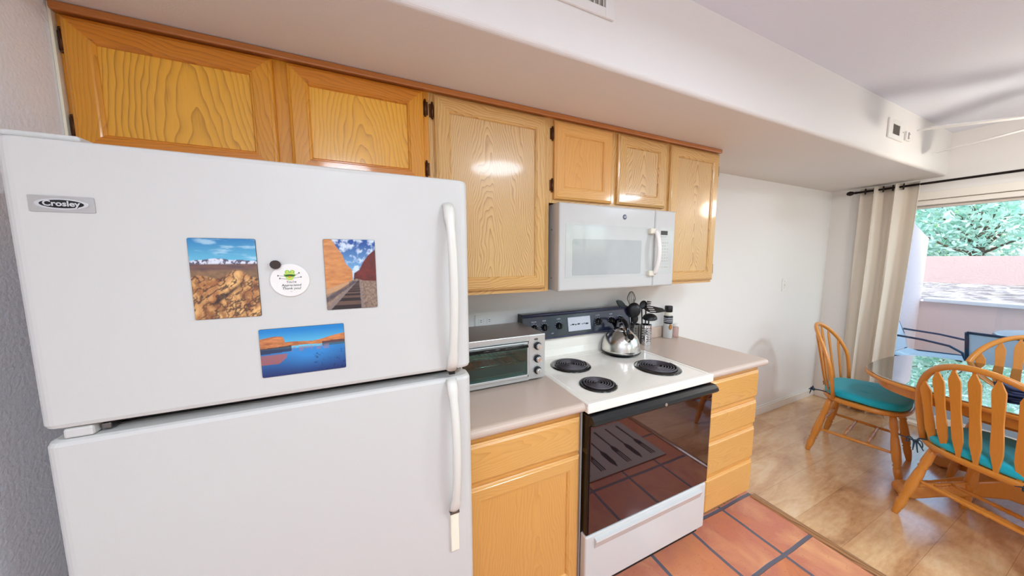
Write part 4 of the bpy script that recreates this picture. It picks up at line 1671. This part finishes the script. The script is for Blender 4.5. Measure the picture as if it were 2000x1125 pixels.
# ================================================================== CURTAIN
t = thing('curtain_rod', 'dark bronze curtain rod over the sliding door', 'curtain rod', (XE, -.2, 2.10))
f = MB(); f.cyl((-.075, 0, 0), (-.075, -2.75, 0), .0095, n=14); f.build('rod', 'bronze', t)
f = MB(); f.turned((-.075, .075, 0), (-.075, 0, 0), [(0, .004), (.12, .016), (.35, .022), (.6, .016), (.75, .008), (.82, .013), (1, .011)], n=18); f.build('finial', 'bronze', t)
f = MB(); f.cyl((-.075, -.015, 0), (-.0005, -.015, 0), .006, n=10); f.cyl((-.006, -.015, 0), (-.0005, -.015, 0), .018, n=14); f.build('bracket', 'bronze', t)
t = thing('curtain', 'floor-length taupe grommet curtain gathered at the end of the rod', 'curtain', (XE - .075, -.36, 0))
f = MB()
rows = 24
rings = []
# plan curve: deep folds
NP = 97
def cur(s, z):
    y = .125 - .275 * s
    ph = 2 * PI * 2.5 * s + .4
    amp = .052 * (.85 + .15 * math.sin(z * 3)) * (1 if z < 2.1 else 1)
    x = amp * math.sin(ph) + .012 * math.sin(2.3 * ph + z)
    y += -.035 * s * z / 2.13 + .026 * math.cos(ph) * (1.1 - .2 * z / 2.1)
    return Vector((x - .002, y, z))
outer = [[cur(i / (NP - 1), .015 + (2.128 - .015) * j / rows) for i in range(NP)] for j in range(rows + 1)]
f.ring_skin(outer, closed=False)
co = f.build('panel', 'curtain', t)
md = co.modifiers.new('thick', 'SOLIDIFY'); md.thickness = .003
for s_ in (.06, .26, .46, .66, .88):
    y = .125 - .275 * s_
    g = MB(); g.tube([(.024 * math.cos(2 * PI * i / 24), y + .006 * math.cos(2 * PI * i / 24), 2.10 + .024 * math.sin(2 * PI * i / 24)) for i in range(24)], .0045, n=8, closed=True)
    g.build('grommet', 'bronze', t)

# ================================================================== DINING SET
def superell(w, h, n_, e):
    out = []
    for i in range(n_):
        a = 2 * PI * i / n_
        c_, s = math.cos(a), math.sin(a)
        out.append((w * math.copysign(abs(c_) ** (2 / e), c_), h * math.copysign(abs(s) ** (2 / e), s)))
    return out


TC = Vector((2.535, -1.47, 0))
t = thing('dining_table', 'honey oak pedestal dining table with rounded end beside the sliding door', 'table', TC)
def slab(out, z0, z1, rr=.006, inset=0.0):
    m_ = MB()
    rings = []
    for z, d_ in ((z0, rr), (z0 + rr * .3, rr * .3), (z0 + rr, 0), (z1 - rr, 0), (z1 - rr * .3, rr * .3), (z1, rr)):
        rings.append([(p[0] * (1 - (d_ + inset) / abs(max(q[0] for q in out))), p[1] * (1 - (d_ + inset) / max(q[1] for q in out)), z) for p in out])
    m_.ring_skin(rings)
    return m_
otl = superell(.565, .785, 96, 3.3)
slab(otl, .716, .742, .009).build('tabletop', 'chair_h', t)
slab(otl, .655, .7155, .004, .055).build('apron', 'chair_h', t)
f = MB(); f.lathe((0, .12, 0), [(.085, .16), (.10, .20), (.105, .26), (.075, .33), (.06, .38), (.07, .43), (.09, .50), (.10, .56), (.08, .60), (.12, .64), (.16, .656)], n=36)
f.build('pedestal', 'chair_v', t)
for sx in (-1, 1):
    for sy in (-1, 1):
        d = Vector((sx * .66, sy * .80, 0)).normalized()
        ln = .565
        s = Vector((-d.y, d.x, 0))
        side = [(.03, .10), (.03, .27), (.12, .265), (.26, .205), (.40, .125), (.50, .088), (.54, .080), (ln, .062), (ln + .006, .035), (ln - .01, .004), (.50, .0015), (.46, .02), (.40, .05), (.28, .10), (.15, .13)]
        m_ = MB()
        m_.prism(side, lambda p, k: d * p[0] + s * (.034 if k else -.034) + Vector((0, .12, p[1])))
        m_.build('pedestal_foot', 'chair_v', t, bevel=.012)
gl = slab(superell(.558, .778, 96, 3.3), .7428, .7488, .0015)
go = gl.build('glass_top', 'table_glass')
go.location = Vector(go.location) + TC
tag(go, 'clear glass sheet covering the oak dining table', 'glass sheet')
t = thing('placemat_stack', 'small pile of folded dark navy cloths on the glass tabletop', 'cloth', (2.40, -1.235, .7495), math.radians(25))
rnd = random.Random(3)
for i in range(3):
    m_ = MB()
    o_ = rrect(.19 - i * .012, .12 - i * .006, .012)
    a_ = rnd.uniform(-.2, .2)
    rings = []
    for z, q in ((0, .96), (.003, 1), (.011, 1), (.014, .96)):
        rings.append([(p[0] * q * math.cos(a_) - p[1] * q * math.sin(a_), p[0] * q * math.sin(a_) + p[1] * q * math.cos(a_), i * .0145 + z + .003 * math.sin(p[0] * 30 + i)*(1 if i else 0)) for p in o_])
    m_.ring_skin(rings)
    m_.build('folded_cloth', 'navy_cloth', t)

LEG = [(0, .012), (.02, .014), (.12, .019), (.2, .021), (.225, .016), (.245, .022), (.27, .016), (.30, .021), (.45, .023), (.62, .020), (.70, .016), (.72, .021), (.75, .016), (.78, .020), (.9, .018), (1, .015)]
STR = [(0, .007), (.12, .009), (.3, .010), (.36, .0085), (.38, .0125), (.41, .009), (.44, .0125), (.47, .009), (.5, .0135), (.53, .009), (.56, .0125), (.59, .009), (.62, .0125), (.64, .0085), (.7, .010), (.88, .009), (1, .007)]


def make_chair(label):
    """local +y is the front, origin on the floor under the seat centre"""
    t_ = thing('dining_chair', label, 'chair', (0, 0, 0), 0, 'oak arrow-back dining chairs around the table')
    s = MB()
    out = []
    for i in range(64):
        a = 2 * PI * i / 64
        c_, q = math.cos(a), math.sin(a)
        y = .215 * math.copysign(abs(q) ** .75, q)
        w_ = .258 if q > 0 else .258 - .01 * abs(q)
        out.append((w_ * math.copysign(abs(c_) ** .72, c_), y))
    rings = []
    for z, sc_ in ((.432, .93), (.436, .97), (.446, 1.0), (.458, 1.0), (.466, .985), (.468, .95), (.460, .72), (.456, .3)):
        rings.append([(p[0] * sc_, p[1] * sc_, z) for p in out])
    s.ring_skin(rings)
    s.build('seat', 'chair_h', t_)
    LP = {(-1, -1): (-.165, -.150, -.235, -.235), (1, -1): (.165, -.150, .235, -.235), (-1, 1): (-.155, .140, -.215, .205), (1, 1): (.155, .140, .215, .205)}
    def at_leg(k, z):
        x0, y0, x1, y1 = LP[k]
        f_ = (.440 - z) / .440
        return Vector((x0 + (x1 - x0) * f_, y0 + (y1 - y0) * f_, z))
    for k in LP:
        l_ = MB(); l_.turned(at_leg(k, 0.0), at_leg(k, .440), LEG, n=16); l_.build('leg', 'chair_v', t_)
    for sx in (-1, 1):
        z_ = MB(); z_.turned(at_leg((sx, -1), .185), at_leg((sx, 1), .185), STR, n=12); z_.build('stretcher', 'chair_v', t_)
    for f_ in (.36, .66):
        a_ = at_leg((-1, -1), .185).lerp(at_leg((-1, 1), .185), f_)
        c_ = at_leg((1, -1), .185).lerp(at_leg((1, 1), .185), f_)
        z_ = MB(); z_.turned(a_, c_, STR, n=12); z_.build('stretcher', 'chair_h', t_)
    z_ = MB(); z_.turned(at_leg((-1, -1), .235), at_leg((1, -1), .235), STR, n=12); z_.build('stretcher', 'chair_h', t_)
    # bow: plane raked back
    def back(x, z):
        return Vector((x, -.205 + .095 * (x / .25) ** 2 - (z - .46) * .19, z))
    def bow(u_):
        a = PI * u_
        c_ = math.cos(a)
        zz = math.sin(a)
        # stays straight at bottom, rounds at top
        if u_ < .5:
            sgn = -1
        else:
            sgn = 1
        return c_, zz
    pts_ = []
    H0, H1 = .455, .955
    N_ = 48
    for i in range(N_ + 1):
        a = PI * i / N_
        x = -math.cos(a)
        h_ = math.sin(a)
        z = H0 + (H1 - H0) * (h_ ** .62)
        wd = .222 + .038 * min(1, ((z - H0) / .26)) if z < H0 + .26 else .260
        pts_.append(back(x * 1.0 * wd if abs(x) < .999 else math.copysign(.222, x), z))
    b_ = MB(); b_.tube(pts_, .0135, n=12, flat=(.85, 1.15, (0, 1, 0))); b_.build('back_bow', 'chair_v', t_)
    # arrow slats
    for i in range(7):
        xb, xt = (i - 3) * .057, (i - 3) * .067
        # find bow height at xt
        best = min(pts_[N_ // 6: -N_ // 6], key=lambda p: abs(p.x - xt))
        zt = best.z - .006
        z0 = .462
        L_ = zt - z0
        prof_ = [(0, .007), (.05, .008), (.17, .0195), (.24, .0205), (.62, .0150), (.80, .0205), (.86, .0195), (.97, .006), (1, .0055)]
        prof_ = [(0, .0075), (.05, .009), (.20, .0185), (.30, .019), (.55, .0165), (.82, .0205), (.87, .0200), (.965, .006), (1, .0055)]
        m_ = MB()
        rings = []
        for f_, w_ in prof_:
            c_ = back(xb + (xt - xb) * f_, z0 + L_ * f_)
            th = .0045
            rings.append([c_ + Vector(v_) for v_ in ((-w_, -th, 0), (w_, -th, 0), (w_, th, 0), (-w_, th, 0))])
        m_.ring_skin(rings, smooth=False)
        m_.build('slat', 'chair_v', t_, bevel=.0015)
    return t_


CH_A = ((2.50, -.665, 0), math.radians(180 + 8))
CH_B = ((2.10, -1.270, 0), math.radians(-90 - 18))
CH_C = ((2.93, -1.215, 0), math.radians(90 + 4))
ch0 = make_chair('oak arrow-back chair at the table end nearest the kitchen wall, bright teal cushion')
ch0.location = CH_A[0]; ch0.rotation_euler = (0, 0, CH_A[1])
copy_tree(ch0, CH_B[0], CH_B[1], 'oak arrow-back chair with its back to the kitchen at the near table side')
copy_tree(ch0, CH_C[0], CH_C[1], 'oak arrow-back chair on the sliding-door side of the table')


def make_cushion(label):
    t_ = thing('seat_cushion', label, 'cushion', (0, 0, .4685), 0, 'teal tie-on seat cushions')
    m_ = MB()
    out = []
    for i in range(72):
        a = 2 * PI * i / 72
        c_, q = math.cos(a), math.sin(a)
        out.append(((.225 + (.012 if q > 0 else 0)) * math.copysign(abs(c_) ** .6, c_), .205 * math.copysign(abs(q) ** .6, q)))
    rings = []
    for z, sc_ in ((.0005, .90), (.003, .965), (.008, .99), (.020, 1.0), (.036, .995), (.045, .975), (.050, .93), (.052, .8), (.053, .4)):
        rings.append([(p[0] * sc_, p[1] * sc_, z + (.0025 * math.sin(p[0] * 19) * math.cos(p[1] * 23) if z > .03 else 0)) for p in out])
    m_.ring_skin(rings)
    m_.build('pad', 'cushion', t_)
    for sx in (-1, 1):
        r_ = random.Random(5 + sx)
        k = MB()
        c0 = Vector((sx * .185, -.175, .010))
        kn = Vector((sx * .185, -.245, .004))
        k.tube([c0, c0.lerp(kn, .5) + Vector((sx * .008, 0, .006)), kn], .004, n=6)
        k.sphere(kn, .011, n=6)
        for q in range(4):
            dx, dz = r_.uniform(-.05, .07) * sx, r_.uniform(-.06, .02)
            k.tube([kn, kn + Vector((dx * .5, -.012, dz * .2 + .006)), kn + Vector((dx, -.016, dz))], [.0035, .004, .002], n=6)
        for q in (-1, 1):
            lp = [kn + Vector((q * .022 * math.sin(a) + q * .006 * a, -.008, .018 * math.sin(2 * a))) for a in [PI * i / 10 for i in range(11)]]
            k.tube(lp, .003, n=6)
        k.build('tie', 'blue_cord', t_)
    return t_


cu = make_cushion('bright teal cushion on the chair at the table end')
cu.location = Vector(CH_A[0]) + Vector((0, 0, .4685)); cu.rotation_euler = (0, 0, CH_A[1])
copy_tree(cu, Vector(CH_B[0]) + Vector((0, 0, .4685)), CH_B[1], 'teal cushion seen through the slats of the near chair')
copy_tree(cu, Vector(CH_C[0]) + Vector((0, 0, .4685)), CH_C[1], 'teal cushion on the chair by the sliding door')

# ================================================================== RUG (seen mirrored in the oven door)
t = thing('kitchen_mat', 'grey kitchen mat with printed dark cutlery, mirrored in the oven door', 'mat', (.62, -1.47, 0))
m_ = MB(); m_.box(-.56, .56, -.25, .25, .0005, .008, b=.003); m_.build('mat_base', 'key_grey', t)
m_ = MB()
for i in range(9):
    x = -.48 + i * .12
    if i % 2:
        m_.prism([(x - .008, -.20), (x + .008, -.20), (x + .006, .02), (x + .022, .06), (x + .020, .16), (x, .21), (x - .020, .16), (x - .022, .06), (x - .006, .02)], lambda p, k: (p[0], p[1], .0086 if k == 0 else .007))
    else:
        m_.prism([(x - .010, -.20), (x + .010, -.20), (x + .006, .0), (x + .022, .04), (x + .022, .20), (x + .012, .20), (x + .010, .08), (x + .004, .08), (x + .004, .20), (x - .004, .20), (x - .004, .08), (x - .010, .08), (x - .012, .20), (x - .022, .20), (x - .022, .04), (x - .006, 0)], lambda p, k: (p[0], p[1], .0086 if k == 0 else .007))
m_.build('cutlery_print', 'black_print', t)

# ================================================================== OUTSIDE
b = MB(); b.box(XE + .12, 6.2, -9, 3, -.12, -.03); struct('floor.002', b, 'patio_concrete')
b = MB(); b.box(6.0, 6.16, -9, 3, -.12, .885); b.box(XE + .12, 6.0, -.085, .1, -.12, 0.0); struct('wall_patio', b, 'pink_stucco')
b = MB(); b.box(5.97, 6.19, -9, -.12, .886, .935, b=.006); struct('trim_5', b, 'cap_stone')
b = MB(); b.prism([(XE + .13, -.1), (6.02, -.1), (6.02, 1.735), (5.6, 1.86), (XE + .13, 2.5)], lambda p, k: (p[0], -.09 if k == 0 else .08, p[1]))
struct('wall_side', b, 'side_stucco')
b = MB(); b.box(XE + .13, 5.15, -9, .4, 2.62, 2.75); struct('ceiling.001', b, 'ceiling')
b = MB()
bm = b.bm
gx, gy = 40, 60
rs = np.random.RandomState(5)
vs = [[bm.verts.new((6.17 + 6.4 * i / gx, -14 + 26 * j / gy, .78 + .03 * i / gx + rs.rand() * .05 * (i > 0))) for j in range(gy + 1)] for i in range(gx + 1)]
for i in range(gx):
    for j in range(gy):
        bm.faces.new((vs[i][j], vs[i + 1][j], vs[i + 1][j + 1], vs[i][j + 1]))
struct('floor.003', b, 'gravel')
b = MB(); b.box(12.3, 12.6, -14, 12, .3, 1.50); struct('wall_garden', b, 'far_stucco')
b = MB(); b.box(12.6, 60, -60, 60, .5, .9); struct('floor.004', b, 'gravel')
b = MB(); b.box(-20, 12, -60, YR - .13, -.2, -.1); struct('floor.005', b, 'gravel')


def tree(label, x, y, z0, h, rad, nleaf, leaf, seed, trunk_r=.12, ls=.10, low=.0):
    t_ = thing('tree', label, 'tree', (x, y, z0), 0, 'trees beyond the garden wall')
    rr = random.Random(seed)
    tr = MB()
    tr.tube([(0, 0, 0), (.05, .05, h * .3), (.0, .1, h * .6), (.1, 0, h * .85)], [trunk_r, trunk_r * .8, trunk_r * .5, trunk_r * .2], n=8)
    tips = []
    for i in range(22):
        a = rr.uniform(0, 2 * PI)
        zz = rr.uniform(.12, .7) * h
        ln = rad * rr.uniform(.6, 1.0)
        e_ = Vector((math.cos(a) * ln, math.sin(a) * ln, zz + rr.uniform(-.05, .25) * h))
        mid = Vector((math.cos(a) * ln * .5, math.sin(a) * ln * .5, zz + rr.uniform(.0, .2) * h))
        tr.tube([(0, 0, zz * .8), mid, e_], [trunk_r * .35, trunk_r * .2, .008], n=5)
        tips += [mid, e_, mid.lerp(e_, .5)]
    tr.build('trunk', 'bark', t_)
    rs_ = np.random.RandomState(seed)
    N = nleaf
    # clusters on an ellipsoid shell and at branch tips
    nc = 110
    cl = []
    for i in range(nc):
        d_ = rs_.normal(size=3); d_ /= np.linalg.norm(d_)
        rad_ = rs_.uniform(.45, 1.0)
        cl.append((d_[0] * rad * rad_, d_[1] * rad * rad_, h * .5 + low + d_[2] * h * .5 * rad_))
    cl += [tuple(p) for p in tips]
    cl = np.array(cl)
    idx = rs_.randint(0, len(cl), N)
    P_ = cl[idx] + rs_.normal(size=(N, 3)) * np.array([rad * .16, rad * .16, h * .07])
    a = rs_.normal(size=(N, 3)); a /= np.linalg.norm(a, axis=1)[:, None]
    c_ = rs_.normal(size=(N, 3)); c_ -= a * (a * c_).sum(1)[:, None]; c_ /= np.linalg.norm(c_, axis=1)[:, None]
    s_ = rs_.uniform(.6, 1.2, N)[:, None] * ls
    V = np.stack([P_ - a * s_, P_ + c_ * s_ * .38, P_ + a * s_, P_ - c_ * s_ * .38], 1).reshape(-1, 3)
    me = bpy.data.meshes.new('foliage')
    me.from_pydata(V.tolist(), [], np.arange(4 * N).reshape(-1, 4).tolist())
    me.materials.append(M[leaf])
    o = bpy.data.objects.new('foliage', me)
    C.objects.link(o)
    o.parent = t_


tree('pale green leafy tree hanging over the far garden wall', 15.4, 1.0, .9, 4.4, 2.1, 8500, 'leaf_teal', 11, low=.1)
tree('bright green tree behind the garden wall nearest the side wall', 15.6, 6.2, .9, 4.6, 1.9, 5000, 'leaf', 12)
tree('broad pale tree behind the garden wall on the open side of the patio', 15.4, -4.4, .9, 4.6, 2.1, 6000, 'leaf_teal', 13)
tree('tall green tree standing deep behind the others', 21.5, 3.6, .9, 6.5, 3.0, 9000, 'leaf', 14, ls=.15)
tree('tall pale tree at the back of the garden', 22.0, -4.2, .9, 6.5, 3.0, 7000, 'leaf_teal', 15, ls=.15)
tree('green tree outside the kitchen window behind the room', 3.9, -8.8, -.1, 4.2, 1.9, 7000, 'leaf', 16)
tree('green tree outside the glazed rear kitchen door', -1.6, -8.9, -.1, 4.0, 1.9, 6000, 'leaf', 17)


def patio_chair(label, loc, rz):
    """local +y front"""
    t_ = thing('patio_chair', label, 'chair', loc, rz, 'metal sling chairs on the patio')
    W_ = .27
    for sx in (-1, 1):
        m_ = MB()
        # back post down to rear foot, arm and front leg
        m_.tube([(sx * W_, -.36, 0), (sx * W_, -.27, .40), (sx * W_, -.31, .60), (sx * W_, -.40, .84)], .012, n=8)
        m_.tube([(sx * W_, -.31, .645), (sx * W_, -.05, .635), (sx * W_, .12, .610), (sx * W_, .20, .56), (sx * W_, .235, .46), (sx * W_, .27, 0)], .011, n=8)
        m_.tube([(sx * W_, -.27, .40), (sx * W_, .235, .44)], .011, n=8)
        m_.build('side_frame', 'patio_frame', t_)
    m_ = MB()
    m_.tube([(-W_, -.40, .84), (W_, -.40, .84)], .012, n=8)
    m_.tube([(-W_, .235, .43), (W_, .235, .43)], .011, n=8)
    m_.tube([(-W_, -.27, .39), (W_, -.27, .39)], .011, n=8)
    m_.build('cross_rail', 'patio_frame', t_)
    s = MB()
    prof_ = [(.235, .444), (.05, .425), (-.18, .405), (-.255, .425)]
    s.ring_skin([[(-W_ + .006, y, z), (W_ - .006, y, z), (W_ - .006, y, z - .006), (-W_ + .006, y, z - .006)] for y, z in prof_], smooth=False)
    s.build('seat', 'sling', t_)
    s = MB()
    prof_ = [(-.262, .43), (-.295, .58), (-.345, .72), (-.395, .83)]
    s.ring_skin([[(-W_ + .006, y, z), (W_ - .006, y, z), (W_ - .006, y - .006, z), (-W_ + .006, y - .006, z)] for y, z in prof_], smooth=False)
    s.build('backrest', 'sling_grey', t_)
    return t_


for nm_, c_ in (('sling', (232, 248, 252)), ('sling_grey', (236, 244, 248))):
    leaf_mat(nm_, c_, c_)
patio_chair('blue metal patio chair with pale sling seat against the side wall', (4.82, -.50, -.03), math.radians(180))
patio_chair('blue metal patio chair seen from behind just outside the door', (4.45, -1.07, -.03), math.radians(-92))
t = thing('patio_table', 'round pale glass patio table between the outdoor chairs', 'table', (5.15, -1.30, -.03))
f = MB(); f.lathe((0, 0, 0), [(.52, .725), (.53, .729), (.53, .735), (.52, .739)], n=48); f.build('glass_top', 'patio_glass', t)
f = MB(); f.tube([(.525 * math.cos(2 * PI * i / 48), .525 * math.sin(2 * PI * i / 48), .716) for i in range(48)], .011, n=8, closed=True); f.build('rim', 'patio_frame', t)
for i in range(4):
    a = PI / 4 + PI / 2 * i
    f = MB(); f.tube([(.50 * math.cos(a), .50 * math.sin(a), .716), (.32 * math.cos(a), .32 * math.sin(a), .38), (.46 * math.cos(a), .46 * math.sin(a), 0)], .012, n=8); f.build('leg', 'patio_frame', t)

clean()
